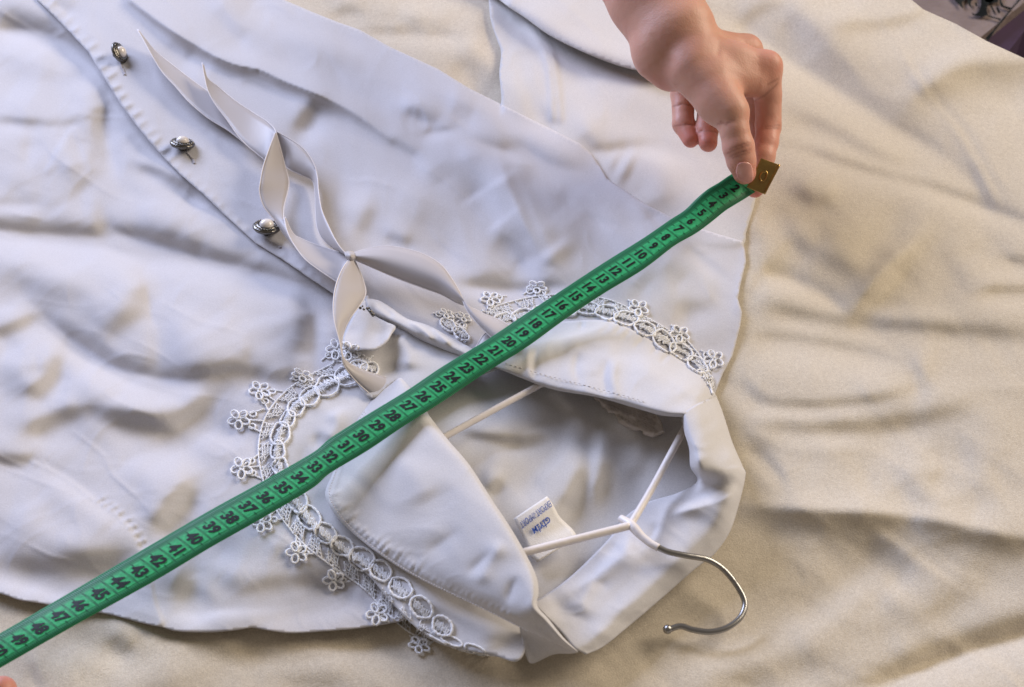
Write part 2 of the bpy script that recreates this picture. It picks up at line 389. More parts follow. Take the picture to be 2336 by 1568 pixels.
# ================================================================== bed sheet
L_EDGE = [(1900, -118), (2000, -52), (2052, -18), (2082, 2), (2107, 22), (2179, 54), (2251, 94), (2336, 133), (2500, 205), (2700, 290)]
sheet_out = [(-800, -240), (1560, -300), (1720, -225)] + L_EDGE + [(3000, 420), (3000, 2200), (1500, 2200), (-800, 2200)]
S_ = Shade
SHS = [S_([(1600, 0), (1640, 22), (1718, 70), (1783, 112), (1891, 184), (2035, 278), (2179, 372), (2262, 462)], -.55, 75, 6), S_([(1600, 20), (1630, 45), (1718, 98), (1783, 140), (1891, 212), (2035, 306), (2160, 396)], .45, 6, 62),
       S_([(1690, 60), (1730, 20), (1780, 10)], -.5, 16), S_([(1794, 25), (1840, 75), (1870, 112)], -.65, 26), S_([(1890, 15), (1960, 25)], .4, 35), S_([(1891, 54), (1981, 54), (2071, 42), (2107, 24)], -.55, 8, 18), S_([(1855, 108), (1963, 185)], -.35, 40),
       S_([(2035, 94), (2107, 216), (2179, 306), (2269, 472)], -.45, 5), S_([(2050, 96), (2123, 216), (2197, 308), (2284, 470)], .35, 9), S_([(2066, 100), (2140, 216), (2215, 312), (2300, 470)], -.4, 6),
       S_([(2080, 240), (2120, 205), (2179, 166), (2250, 152), (2400, 152)], -.65, 12, 62), S_([(2060, 215), (2110, 170), (2200, 120), (2336, 110)], .3, 30, 10),
       S_([(1770, 326), (1855, 347), (1927, 372), (2035, 401), (2143, 430), (2251, 470), (2336, 500), (2440, 540)], -.7, 14, 6), S_([(1770, 340), (1855, 360), (1990, 402), (2143, 446), (2300, 500)], .4, 5, 22), S_([(1790, 245), (1891, 292), (1999, 352), (2107, 388)], -.5, 16), S_([(1760, 285), (1880, 328), (2000, 374), (2130, 414)], .4, 14),
       S_([(2220, 370), (2245, 430), (2268, 470)], -.55, 10), S_([(1812, 430), (1860, 455), (1905, 470)], -.6, 20), S_([(1800, 385), (1930, 420), (2060, 455)], .35, 26), S_([(1705, 520), (1725, 550)], -.4, 24), S_([(1795, 535), (1855, 578)], -.6, 22), S_([(1740, 500), (1790, 560)], .3, 24),
       S_([(2092, 556), (2040, 610), (1990, 660), (1958, 705)], -.95, 32, 8), S_([(2072, 545), (2010, 606), (1955, 675)], .45, 6, 40), S_([(1860, 590), (1920, 602), (1955, 645)], -.5, 28),
       S_([(1722, 602), (1819, 636), (1891, 672), (1936, 712)], -.5, 30, 5), S_([(1722, 616), (1810, 650), (1885, 688), (1940, 724)], .8, 5, 34), S_([(1728, 614), (1740, 642)], -.7, 9), S_([(1705, 650), (1720, 670)], -.35, 16),
       S_([(2285, 584), (2330, 594), (2420, 610)], -.75, 9), S_([(2200, 604), (2225, 592), (2260, 590)], .4, 14), S_([(2225, 672), (2287, 663), (2430, 668)], -.8, 18, 5), S_([(2212, 625), (2300, 632), (2420, 640)], .55, 24), S_([(2232, 690), (2336, 698), (2430, 700)], .55, 14), S_([(2150, 560), (2180, 620), (2190, 660)], -.25, 34),
       S_([(1690, 694), (1819, 713), (1956, 733), (2107, 744), (2250, 756), (2420, 775)], -.75, 22), S_([(1990, 712), (2080, 716), (2170, 712)], .45, 16), S_([(1700, 725), (1850, 745), (2000, 768), (2200, 790)], .25, 16),
       S_([(1690, 766), (1780, 770), (1855, 780), (1981, 803), (2060, 828)], -.6, 12, 5), S_([(1690, 800), (1850, 822), (1980, 850), (2072, 870)], .5, 34), S_([(2076, 832), (2106, 860), (2088, 892)], -.75, 18), S_([(2071, 886), (1999, 906), (1855, 920), (1747, 912), (1690, 880)], -.6, 14, 8), S_([(1690, 860), (1711, 879), (1747, 908)], -.5, 6),
       S_([(1675, 967), (1819, 978), (1963, 973), (2107, 952), (2220, 925)], -.65, 24), S_([(1690, 940), (1850, 946), (1960, 940)], .35, 14), S_([(1700, 1000), (1765, 1022)], -.45, 16), S_([(1720, 985), (1850, 1000), (1980, 995)], .3, 16),
       S_([(1689, 1018), (1747, 1040), (1783, 1079), (1801, 1122)], -.5, 7), S_([(1700, 1040), (1740, 1070), (1765, 1110)], .3, 14), S_([(1950, 1130), (1995, 1135)], .3, 35), S_([(2055, 1085), (2107, 1170)], -.55, 30), S_([(2130, 1090), (2160, 1150)], .25, 26), S_([(2220, 1100), (2245, 1160)], -.45, 26), S_([(2120, 960), (2230, 1010), (2300, 1080)], -.2, 50),
       S_([(1660, 1156), (1720, 1159), (1819, 1166), (1965, 1173), (2017, 1178), (2143, 1194), (2336, 1234), (2440, 1258)], -.9, 5, 48), S_([(1690, 1146), (1819, 1154), (2017, 1165), (2143, 1180), (2336, 1218)], .3, 28, 4),
       S_([(1720, 1255), (1900, 1250), (2100, 1290), (2330, 1330)], -.3, 60), S_([(1700, 1400), (1800, 1350), (1900, 1330)], -.25, 50), S_([(1981, 1190), (2050, 1240), (2107, 1283), (2179, 1333)], .4, 8), S_([(1950, 1195), (2030, 1250), (2090, 1300)], -.35, 26), S_([(1840, 1425), (1930, 1365), (2010, 1300)], .4, 28), S_([(2020, 1355), (2060, 1340)], .3, 20), S_([(1990, 1430), (2120, 1400), (2240, 1330)], -.3, 40),
       S_([(1980, 1560), (2035, 1540), (2179, 1486), (2336, 1439), (2430, 1410)], -.8, 42, 6), S_([(2010, 1570), (2100, 1530), (2200, 1495), (2336, 1458), (2430, 1430)], .65, 6, 60), S_([(1560, 1525), (1700, 1475), (1891, 1396)], .3, 30), S_([(1620, 1570), (1780, 1520), (1900, 1490)], -.3, 34), S_([(1330, 1530), (1420, 1545), (1500, 1520)], .25, 30),
       S_([(250, 1448), (300, 1492)], -.6, 22), S_([(74, 1505), (94, 1572)], -.5, 9), S_([(110, 1490), (200, 1500)], .25, 30), S_([(470, 1476), (550, 1482), (640, 1468)], -.4, 24), S_([(380, 1460), (430, 1462)], .35, 18), S_([(330, 1530), (480, 1520), (620, 1530)], .25, 30), S_([(700, 1500), (820, 1490), (900, 1515)], .3, 26), S_([(640, 1550), (800, 1545)], -.25, 26), S_([(930, 1540), (1060, 1555), (1200, 1550)], -.25, 24),
       S_([(755, 32), (800, 20), (832, 36)], -.7, 10), S_([(890, 46), (920, 48)], .45, 12), S_([(960, 62), (990, 66)], .4, 9), S_([(815, 68), (963, 73), (1075, 77)], -.6, 9, 5), S_([(850, 28), (970, 54), (1040, 50)], -.45, 8), S_([(835, 84), (950, 88), (1070, 94)], .5, 5, 26), S_([(1040, 120), (1100, 172), (1132, 218)], -.8, 28), S_([(1118, 0), (1124, 50), (1130, 90)], -.7, 10), S_([(1070, 212), (1100, 208)], .4, 14), S_([(880, 5), (960, 15), (1050, 5)], .35, 18)]
SFF = Relief(SHS, (.2, -1), .90)
sheet_base = Base([(0, 1500, 0), (600, 1500, 0), (1200, 1560, -1), (1800, 1500, 0), (2336, 1500, 2), (2336, 1000, 4), (1900, 1000, 3), (1800, 700, 3), (2200, 700, 4),
                   (2000, 300, 5), (2336, 300, 2), (2050, 30, 6), (1700, 0, 6), (1000, 50, 3), (900, 100, 2), (0, 0, 0), (800, 800, 0), (400, 400, 0)])
def calm(x, y):          # the blouse lies on a flatter part of the sheet
    return np.clip(np.maximum((x - 1600) / 250, np.maximum((y - 1380) / 140, (150 - y) / 200 * (x > 600))), .15, 1)
def h_sheet(x, y):
    return sheet_base(x, y) + SFF(x, y) + crumple(x, y, 3, .7, 420, .3, 2.8) * calm(x, y) + crumple(x, y, 13, .3, 170, .75, 2.2) + creases(x, y, 28, .4, 340, .4) * (x > 1500) * calm(x, y)
HM[:] = -1.0
sheet = panel('bed_sheet', sheet_out, h_sheet, M_sheet, None, step=10., gap=-400, thick=0, smooth_out=False)
tag(sheet, 'rumpled cream cotton bed sheet spread under the white blouse', 'bed sheet')
# the side of the sheet hanging over the far edge of the bed
e = catmull(L_EDGE, 60); hh = h_sheet(e[:, 0], e[:, 1]) / 1000; w0 = P(e[:, 0], e[:, 1], hh)
rows_ = [w0, w0 + [.001, .001, -.004], w0 + [.003, .003, -.03], w0 + [.006, .006, -.38]]
vv = np.vstack(rows_); n_ = len(e)
ff = [(j * n_ + i, j * n_ + i + 1, (j + 1) * n_ + i + 1, (j + 1) * n_ + i) for j in range(3) for i in range(n_ - 1)]
link('sheet_side', mesh('sheet_side', vv, ff), M_sheet, sheet)

# ================================================================== things beyond the bed edge
def slab(name, corners, z, th, mat, **kw):
    mb = MB(); n = len(corners); top = [(a, b, z) for a, b in corners]; bot = [(a, b, z - th) for a, b in corners]
    mb.add((top + bot, [tuple(range(n)), tuple(range(2 * n - 1, n - 1, -1))] + [(i, n + i, n + (i + 1) % n, (i + 1) % n) for i in range(n)]))
    return mb.build(name, mat, None, False)
ZC = -.20
def G(x, y, z=ZC): return P(x, y, z)[:2]
M_paper = material('printed_pink_cloth', (.215, .17, .157), .9, spec=.1, bumps=(('noise', 200, .001, 3),), var=(30, (.18, .14, .13), .4, .6))
M_inkc = material('black_drawing_ink', (.008, .009, .009), .9, spec=.05, var=(90, (.022, .024, .022), .45, .6))
M_purple = material('purple_board_paint', (.055, .030, .066), .8, spec=.2, var=(25, (.05, .03, .055), .35, .65))
cl = slab('printed_cloth', [G(1700, -330), G(2420, -330), G(2420, -60), G(2226, 94), G(2140, 190), G(1700, 190)], ZC, .02, M_paper)
tag(cl, 'dull pink cloth printed with a black ink drawing beyond the bed edge', 'printed cloth')
mb = MB()
def blot(pts, z):
    w = P(np.array(pts, float)[:, 0], np.array(pts, float)[:, 1], np.full(len(pts), z)); return w, [tuple(range(len(pts)))]
def D8(l): return [(2055.7 + a * .12, b * .12) for a, b in l]
for s in ([(960, -60), (1010, 0), (1080, 60), (1130, 130), (1185, 165), (1160, 90), (1150, 40), (1240, -10), (1240, -120)],
          [(1260, -20), (1265, 60), (1290, 110), (1345, 155), (1320, 90), (1330, 30), (1380, -20), (1380, -90), (1260, -90)],
          [(1510, -80), (1520, 100), (1490, 200), (1440, 260), (1390, 270), (1340, 240), (1360, 285), (1460, 315), (1570, 315), (1650, 290), (1625, 200), (1650, 80), (1760, 20), (1760, -80)],
          [(1650, 290), (1640, 310), (1740, 345), (1830, 370), (1880, 400), (1905, 360), (1800, 335)],
          [(1690, 110), (1760, 250), (1800, 285), (1760, 180), (1720, 100)], [(1800, 150), (1850, 260), (1890, 240), (1840, 140)],
          [(1860, -80), (1870, 60), (1900, 130), (2060, 190), (2100, 150), (1950, 110), (1905, 20), (1910, -80)],
          [(2300, -100), (2200, 40), (2060, 200), (1900, 390), (1800, 520), (1600, 730), (1650, 790), (1800, 560), (1960, 370), (2100, 190), (2360, -100)],
          [(1400, 60), (1420, 130), (1450, 110), (1430, 50)], [(1580, -90), (1600, 40), (1700, 60), (1840, 40), (1850, -90)]):
    mb.add(blot(D8(s), ZC + .003))
mb.build('ink_drawing', M_inkc, cl, False)
pb = slab('purple_board', [G(2150, 190, -.212), G(2262, 70, -.212), G(2420, -100, -.212), G(2560, -60, -.212), G(2336, 72, -.212), G(2225, 215, -.212)], -.212, .05, M_purple)
tag(pb, 'dark purple board lying beside the printed cloth past the bed edge', 'board')

# ================================================================== blouse
blouse = empty('blouse', P(800, 700, 0))
tag(blouse, 'white satin blouse with lace collar, ribbon tie and silver buttons spread on the sheet', 'blouse')
PLK = [(40, -60), (85, 0), (119, 32), (158, 72), (202, 119), (223, 155), (248, 194), (277, 241), (313, 288), (342, 324), (378, 364), (414, 400), (464, 443), (504, 482), (540, 515), (583, 554), (644, 591), (702, 631), (763, 671)]
SIDE = [(560, -60), (648, 0), (716, 29), (774, 52), (820, 68), (891, 108), (1000, 158), (1071, 202), (1143, 238), (1215, 274), (1266, 299), (1323, 328), (1352, 353), (1388, 410)]
# ---- sleeve (far side), lying under the front
sleeve_out = [(1115, -60), (1115, 0), (1120, 47), (1134, 90), (1143, 119), (1139, 166), (1142, 202), (1143, 235), (1130, 300), (1200, 420), (1400, 520), (1600, 560), (1690, 560), (1702, 530), (1709, 505), (1722, 461),
              (1730, 400), (1726, 352), (1690, 300), (1640, 230), (1580, 150), (1540, 60), (1500, -60)]
def boost(l, k):
    for f in l:
        if not (f.crisp or (abs(f.a) < 2.7 and min(f.wl, f.wr) < 13)): f.a *= k
    return l
VF = [Fold([(1190, 40), (1240, 110), (1257, 200), (1261, 290)], 1.6, 9, 9, .1, .1), Fold([(1213, 40), (1258, 120), (1274, 210), (1280, 290)], 1.5, 8, 10, .1, .1)]
SLS = [S_([(1248, 240), (1256, 290)], -.6, 10), S_([(1330, 298), (1350, 325), (1372, 346)], -.7, 16), S_([(1345, 346), (1413, 337), (1485, 331), (1575, 344), (1660, 355)], -.75, 16, 4), S_([(1350, 356), (1413, 349), (1485, 343), (1575, 356), (1650, 366)], .55, 4, 24),
       S_([(1453, 347), (1436, 385), (1420, 419)], -.6, 8), S_([(1437, 347), (1420, 375), (1405, 402)], .55, 8), S_([(1416, 347), (1404, 370), (1394, 392)], -.5, 6), S_([(1402, 347), (1390, 370)], .4, 6), S_([(1360, 185), (1370, 178)], .3, 10), S_([(1190, 58), (1215, 90), (1232, 130)], -.5, 9), S_([(1165, 60), (1160, 130), (1165, 210)], .4, 22), S_([(1205, 170), (1222, 230), (1230, 280)], -.4, 14), S_([(1190, 150), (1200, 220)], .3, 16),
       S_([(1300, 180), (1330, 240), (1330, 290)], .3, 26), S_([(1420, 220), (1480, 260), (1540, 310)], -.25, 40), S_([(1450, 435), (1475, 470)], .35, 24), S_([(1500, 445), (1520, 500)], -.4, 24), S_([(1560, 420), (1620, 440)], .25, 40), S_([(1440, 170), (1500, 190), (1560, 200)], -.4, 26, 12)]
b_sl = Base([(1120, 0, 8), (1200, 200, 9), (1400, 250, 9), (1600, 300, 7), (1690, 500, 4), (1720, 400, 4), (1450, 400, 9), (1550, 0, 9), (1600, 540, 5)])
VFF = Field(VF, 1.2, 2.5); SLR = Relief(SLS, (0, -1), .80)
def h_sleeve(x, y): return b_sl(x, y) + VFF(x, y) + SLR(x, y) + crumple(x, y, 23, .3, 220, .9) + creases(x, y, 25, .4, 240, .9)
panel('sleeve', sleeve_out, h_sleeve, M_sleeve, blouse)
flap_out = [(1143, 2), (1197, 40), (1251, 79), (1323, 115), (1395, 144), (1453, 160), (1530, 172), (1590, 170), (1625, 120), (1600, 40), (1560, -20), (1500, -60), (1090, -60)]
def h_flap(x, y): return Base([(1143, 0, 12), (1300, 100, 15), (1450, 150, 14), (1600, 150, 10), (1300, 0, 17), (1500, 0, 14), (1300, -60, 14)])(x, y) + crumple(x, y, 41, .6, 220, .5) + Fold([(1150, -10), (1300, 85), (1450, 140), (1560, 160)], 6, 60, 40, .05, .2)(x, y)
panel('cuff', flap_out, h_flap, M_sleeve, blouse, gap=3)

# ---- left front (under the placket)
lf_out = [(-300, -60)] + [(x + 26, y - 14) for x, y in PLK] + [(830, 700), (860, 760), (900, 840), (940, 900), (960, 1000), (1040, 1200), (1100, 1380), (1060, 1400), (1000, 1408), (935, 1408), (920, 1414), (891, 1421), (819, 1432), (738, 1439), (666, 1443), (612, 1437), (576, 1431), (565, 1432), (533, 1437), (493, 1441),
          (443, 1441), (403, 1439), (374, 1432), (324, 1421), (281, 1409), (234, 1398), (130, 1382), (90, 1375), (43, 1367), (0, 1353), (-120, 1320), (-300, 1290)]
LF = [Fold([(60, 1048), (155, 1097), (216, 1144), (266, 1178), (299, 1218), (317, 1258), (340, 1320), (351, 1375), (374, 1434)], 1.2, 7, 34, .05, .03), Fold([(100, 410), (108, 392), (140, 330), (168, 286)], .6, 9, 16, .2, .1), Fold([(168, 286), (190, 340), (214, 400)], .6, 14, 9, .1, .2)]
LFS = [S_([(-30, 15), (60, 45), (140, 95)], -.45, 35), S_([(-30, 62), (72, 66), (144, 96), (202, 120)], -.85, 42, 6), S_([(-30, 82), (72, 88), (150, 122), (200, 148)], .55, 7, 34), S_([(188, 160), (206, 220)], .45, 30), S_([(240, 232), (225, 285), (232, 330), (252, 372)], -.95, 12, 30), S_([(268, 245), (262, 330), (290, 385)], .4, 22),
       S_([(122, 118), (110, 195)], -.35, 28), S_([(25, 198), (75, 232)], .45, 35), S_([(-30, 274), (70, 278), (144, 281), (198, 262)], -.55, 11), S_([(50, 292), (85, 290)], -.4, 16), S_([(-30, 292), (40, 296), (120, 300)], .35, 14), S_([(165, 368), (180, 410), (202, 440)], -.95, 20), S_([(108, 390), (138, 335), (166, 290)], .4, 5), S_([(80, 330), (70, 380)], .3, 24), S_([(196, 320), (188, 372)], .3, 14), S_([(60, 310), (52, 380)], -.3, 14), S_([(10, 420), (100, 440)], -.3, 24),
       S_([(212, 445), (230, 500), (252, 545)], -.75, 16), S_([(190, 460), (210, 520)], .3, 18), S_([(290, 470), (400, 466), (490, 490)], .55, 32), S_([(402, 410), (428, 432), (442, 458)], -1.0, 16), S_([(305, 374), (378, 398), (422, 424)], -.55, 8, 14), S_([(310, 350), (380, 376)], .35, 12), S_([(280, 395), (350, 420), (390, 450)], .3, 16), S_([(268, 520), (276, 560)], -.35, 22), S_([(-30, 462), (60, 458), (120, 468)], -.3, 12), S_([(-30, 480), (80, 480)], .3, 12),
       S_([(-60, 516), (0, 520), (108, 532), (252, 542), (360, 558), (470, 584)], -.95, 34, 5, .06), S_([(440, 578), (576, 610), (684, 643), (742, 664)], -.65, 24, 5), S_([(-60, 548), (0, 550), (108, 560), (252, 570), (400, 596), (560, 634), (700, 672)], .6, 6, 44, .06), S_([(60, 595), (300, 612), (480, 642)], .3, 40),
       S_([(326, 645), (332, 690), (342, 735)], -1.0, 7, 36), S_([(320, 700), (270, 740), (228, 764)], -.6, 26), S_([(342, 740), (352, 790), (342, 835)], -.45, 20), S_([(366, 645), (382, 725)], .45, 8, 30) if 0 else S_([(374, 645), (388, 725)], .45, 28), S_([(410, 690), (440, 720)], .3, 55), S_([(-30, 636), (100, 656), (200, 700)], -.35, 38), S_([(240, 660), (270, 700)], .25, 26),
       S_([(97, 712), (144, 750), (202, 795), (252, 826), (306, 846), (360, 858), (432, 860), (508, 848)], -.9, 32, 6), S_([(80, 738), (150, 796), (210, 838), (300, 882), (370, 900)], .6, 6, 42), S_([(180, 850), (215, 860)], .4, 34), S_([(-30, 768), (15, 752), (50, 736), (82, 720)], -.9, 14), S_([(-20, 720), (40, 705)], .35, 16), S_([(5, 812), (55, 822)], .55, 28), S_([(142, 798), (118, 850), (95, 886), (48, 894)], -1.0, 20), S_([(74, 815), (80, 850)], -.35, 7), S_([(150, 860), (140, 920)], .35, 20), S_([(0, 925), (60, 935)], .3, 24),
       S_([(55, 986), (100, 965), (150, 945), (190, 930)], -.9, 20), S_([(212, 935), (324, 960), (407, 957), (476, 916), (470, 878)], -.95, 26), S_([(250, 915), (330, 925), (410, 905)], .35, 16), S_([(400, 930), (440, 895)], .3, 14), S_([(448, 856), (540, 838), (620, 862), (705, 850)], -.7, 22), S_([(556, 790), (568, 822)], -.45, 14), S_([(370, 762), (440, 752), (530, 740)], .4, 58), S_([(703, 708), (708, 760), (713, 815)], -.95, 9, 38), S_([(736, 715), (740, 770)], .5, 14), S_([(540, 744), (684, 720)], .3, 14), S_([(560, 880), (640, 890)], .3, 22),
       S_([(285, 1028), (330, 1066), (425, 1050)], .55, 36), S_([(430, 1000), (520, 1006), (575, 1022)], .45, 24), S_([(350, 985), (425, 992)], -.45, 14), S_([(180, 990), (240, 1010)], -.3, 26), S_([(60, 1056), (155, 1105), (216, 1152), (266, 1186), (299, 1224)], .5, 4, 26), S_([(-30, 1040), (40, 1051), (85, 1042)], -.7, 16), S_([(20, 1165), (60, 1180)], .25, 55), S_([(10, 1280), (120, 1292), (230, 1276), (295, 1248)], -.6, 34), S_([(-30, 1328), (80, 1350), (180, 1376)], .5, 18), S_([(120, 1220), (190, 1215)], .25, 30),
       S_([(445, 1106), (412, 1140), (380, 1178), (350, 1218)], -1.0, 26), S_([(470, 1130), (440, 1190)], .35, 24), S_([(340, 1120), (330, 1160)], .35, 22), S_([(392, 1318), (420, 1336), (426, 1375)], -.95, 26), S_([(455, 1300), (465, 1350)], .4, 18), S_([(495, 1268), (545, 1302)], .5, 28), S_([(565, 1346), (650, 1336), (740, 1325), (805, 1308)], -.6, 28), S_([(620, 1250), (680, 1280)], -.35, 34), S_([(430, 1404), (497, 1400), (612, 1392), (720, 1367), (815, 1341)], .8, 7, 12), S_([(420, 1416), (560, 1416), (700, 1406), (860, 1380)], .45, 22), S_([(570, 1425), (600, 1432)], -.5, 8), S_([(600, 940), (620, 980)], -.3, 30)]
PK = rng.random((40, 2))
for i, t in enumerate(np.linspace(.48, .72, 9)):                       # little gathers along the armhole seam
    s = catmull([(216, 1144), (266, 1178), (299, 1218), (317, 1258)], 40)[int((t - .48) / .24 * 39)]
    LF.append(Fold([(s[0] + 2, s[1]), (s[0] + 24 + 10 * PK[i, 0], s[1] - 6 - 8 * PK[i, 1])], 1.0, 3.2, 3.2, .1, .5))
LFF = Field(LF, 1.4, 2.3); LFR = Relief(LFS, (-.45, -1), .86)
b_lf = Base([(0, 0, 8), (0, 500, 9), (0, 900, 9), (0, 1340, 5), (300, 1410, 5), (600, 1435, 5), (850, 1430, 6), (400, 800, 10), (500, 400, 9), (300, 200, 8), (700, 700, 9), (700, 1000, 10), (500, 1200, 8), (850, 1200, 10), (1000, 1390, 9), (150, 1150, 9)])
def h_lf(x, y): return b_lf(x, y) + LFF(x, y) + LFR(x, y) + crumple(x, y, 5, .35, 330, .42, 3.0) + crumple(x, y, 55, .22, 130, -.6, 2.2) + creases(x, y, 15, .42, 300, .45)
panel('front_panel', lf_out, h_lf, M_blouse, blouse, step=4.8)

# ---- right front (overlapping, carries the placket)
rf_out = PLK + [(800, 690), (850, 740), (950, 800), (1080, 830), (1250, 850), (1500, 900), (1630, 900), (1650, 850), (1671, 811), (1689, 742), (1693, 713), (1683, 681), (1689, 649), (1702, 597), (1700, 575), (1695, 551), (1640, 535), (1560, 510), (1480, 470)] + SIDE[::-1]
RF = [Fold([(270, -20), (295, -2), (360, 47), (414, 83), (486, 126), (540, 148), (594, 158), (648, 184), (720, 212), (792, 247), (841, 277), (891, 317), (942, 349), (985, 370)], 4.5, 75, 12, .05, .45, 1)]
RFS = [S_([(490, 105), (612, 150), (720, 192), (828, 240), (905, 292)], .5, 16), S_([(290, 8), (414, 93), (540, 159), (648, 195), (720, 223), (841, 289), (940, 356)], -.6, 5, 20), S_([(495, 5), (530, 60), (565, 95)], -.65, 22), S_([(118, 0), (172, 22)], -.55, 18), S_([(560, 20), (620, 60)], .35, 26), S_([(425, 128), (485, 172)], .45, 25), S_([(380, 90), (440, 140)], -.3, 18), S_([(742, 226), (705, 255), (675, 302)], -.9, 20), S_([(690, 320), (735, 300)], .4, 26), S_([(620, 90), (720, 130), (800, 160)], -.3, 26), S_([(640, 60), (740, 90), (840, 130)], .3, 18),
       S_([(915, 248), (965, 262), (1003, 286)], -1.0, 17), S_([(905, 225), (960, 232)], .35, 16), S_([(955, 304), (1000, 297), (1040, 292)], -.7, 8), S_([(960, 318), (1030, 308)], .4, 10), S_([(1028, 244), (1084, 262)], -.5, 28), S_([(1050, 302), (1064, 308), (1143, 338), (1197, 342), (1233, 370), (1287, 392), (1362, 404)], -.8, 26, 6), S_([(1075, 328), (1150, 355), (1200, 361), (1240, 392), (1300, 412), (1375, 422)], .55, 6, 26), S_([(885, 310), (920, 330), (958, 356)], -.75, 10), S_([(1000, 190), (1100, 235), (1200, 290), (1300, 340)], .3, 18),
       S_([(1072, 342), (1090, 400), (1112, 455)], -.65, 34), S_([(1150, 395), (1165, 450), (1186, 500), (1214, 560)], -1.0, 6, 46), S_([(1180, 385), (1120, 425), (1055, 468)], .5, 6), S_([(1186, 470), (1150, 500), (1108, 532)], .4, 6), S_([(1198, 400), (1220, 470), (1245, 540)], .5, 36, 6), S_([(1275, 470), (1310, 510)], .3, 40), S_([(985, 380), (1010, 420)], -.3, 38), S_([(950, 400), (930, 440)], .3, 36), S_([(755, 444), (850, 455)], .45, 30), S_([(852, 468), (820, 535)], -.4, 22), S_([(876, 530), (905, 548), (945, 552)], -.75, 16), S_([(780, 500), (790, 540)], .3, 20),
       S_([(1285, 412), (1310, 430)], -.35, 22), S_([(1328, 428), (1372, 482)], -.45, 22), S_([(1355, 425), (1400, 470)], .3, 16), S_([(1431, 434), (1470, 480), (1505, 524)], .5, 5), S_([(1480, 462), (1495, 500)], -.45, 24), S_([(1415, 450), (1450, 500)], -.3, 14), S_([(1128, 525), (1180, 560), (1204, 606)], -.85, 30), S_([(1230, 592), (1292, 545)], .4, 9), S_([(1240, 610), (1320, 560)], -.25, 16), S_([(1040, 643), (1110, 650), (1180, 656), (1225, 650), (1300, 652)], -.85, 16, 7), S_([(1045, 668), (1200, 674)], .4, 13), S_([(1090, 630), (1180, 628)], -.35, 16), S_([(1000, 600), (1060, 610)], .25, 24),
       S_([(1455, 630), (1480, 655)], -.4, 32), S_([(1515, 598), (1565, 642)], -.4, 24), S_([(1555, 548), (1610, 590), (1668, 632)], -.45, 8, 13), S_([(1560, 575), (1640, 640)], .3, 16), S_([(1688, 560), (1686, 640), (1680, 720)], .45, 10), S_([(1536, 690), (1590, 712), (1645, 690)], -.5, 26), S_([(1560, 735), (1620, 740)], .3, 20), S_([(1380, 600), (1420, 640)], .25, 30), S_([(650, 400), (700, 450), (690, 520)], .25, 34), S_([(830, 600), (920, 540)], .25, 28), S_([(940, 480), (1000, 520), (1010, 580)], -.25, 36)]
pk = catmull(PLK, 120)
for i in range(6, 116, 3):                                              # puckers of the placket edge
    a = pk[i]; d = pk[i + 1] - a; d /= np.linalg.norm(d); n = np.array([d[1], -d[0]])
    q = rng.random(3); amp = 1.15 if i < 66 else .5
    L = 30 + 16 * q[1] if i < 66 else 22
    RF.append(Fold([a + n * 2, a + n * L + d * 10 * (q[2] - .2)], amp * (.5 + .8 * q[0]), 7.0, 7.0, .12, .6))
RFF = Field(RF, 1.1, 2.4); RFR = Relief(RFS, (-.12, -1), .95)
b_rf = Base([(85, 0, 12), (250, 190, 13), (414, 400, 13), (583, 554, 13), (763, 671, 14), (500, 100, 14), (700, 300, 15), (650, 0, 9), (900, 110, 9), (1143, 238, 8), (1388, 405, 8), (1695, 560, 4), (1690, 720, 4), (1640, 880, 6), (1200, 500, 16), (1000, 700, 15), (1450, 650, 14), (1300, 850, 15), (1000, 400, 16)])
def h_rf(x, y): return b_rf(x, y) + RFF(x, y) + RFR(x, y) + crumple(x, y, 8, .35, 340, .55, 3.0) + crumple(x, y, 58, .22, 140, 1.2, 2.2) + creases(x, y, 18, .38, 320, .6)
panel('front_panel', rf_out, h_rf, M_blouse, blouse, gap=1.6, smooth_out=False, step=4.8)

# ---- inside of the back, seen through the neck opening
in_out = [(930, 880), (1050, 800), (1240, 850), (1560, 930), (1620, 1000), (1660, 1100), (1560, 1200), (1440, 1320), (1300, 1430), (1200, 1420), (1060, 1250), (960, 1060)]
INS = [S_([(1352, 1000), (1356, 1060), (1352, 1120)], .6, 11), S_([(1328, 1060), (1314, 1126), (1285, 1165)], -.9, 18), S_([(1382, 1050), (1372, 1125)], -.5, 18), S_([(1146, 1092), (1112, 1126)], -.8, 16), S_([(1100, 1060), (1125, 1066)], .35, 24), S_([(1240, 1050), (1265, 1075)], .4, 40), S_([(1251, 884), (1287, 930), (1302, 948)], -.8, 14), S_([(1040, 985), (1110, 994), (1179, 1005), (1255, 997)], -.7, 12), S_([(1080, 975), (1160, 978)], .35, 22),
       S_([(1372, 952), (1364, 1000), (1356, 1050)], .6, 10), S_([(1322, 955), (1340, 1012)], -.5, 14), S_([(1410, 960), (1433, 1012)], -1.0, 20), S_([(1270, 1020), (1300, 1030)], .35, 24), S_([(1470, 1030), (1450, 1090)], -.5, 24), S_([(1500, 1020), (1490, 1070)], .4, 16), S_([(1180, 1150), (1240, 1120)], .3, 30), S_([(1270, 1180), (1250, 1240)], -.3, 26), S_([(1120, 1030), (1200, 1040)], .3, 18)]
INR = Relief(INS, (-.1, -1), 1.05)
def h_in(x, y): return Base([(1000, 900, 12), (1200, 1000, 12), (1300, 1100, 11), (1450, 1000, 9), (1400, 1200, 6), (1345, 1275, 4), (1250, 1350, 8), (1550, 1050, 10), (1100, 1150, 11)])(x, y) + INR(x, y) + crumple(x, y, 71, .12, 130, .2)
# the neck opening shows the inside of the back, so lower the height map there first
m_ = inside(in_out, gx, gy); HM[m_] = np.minimum(HM[m_], .004)
panel('back_panel', in_out, h_in, M_sleeve, blouse, gap=1)
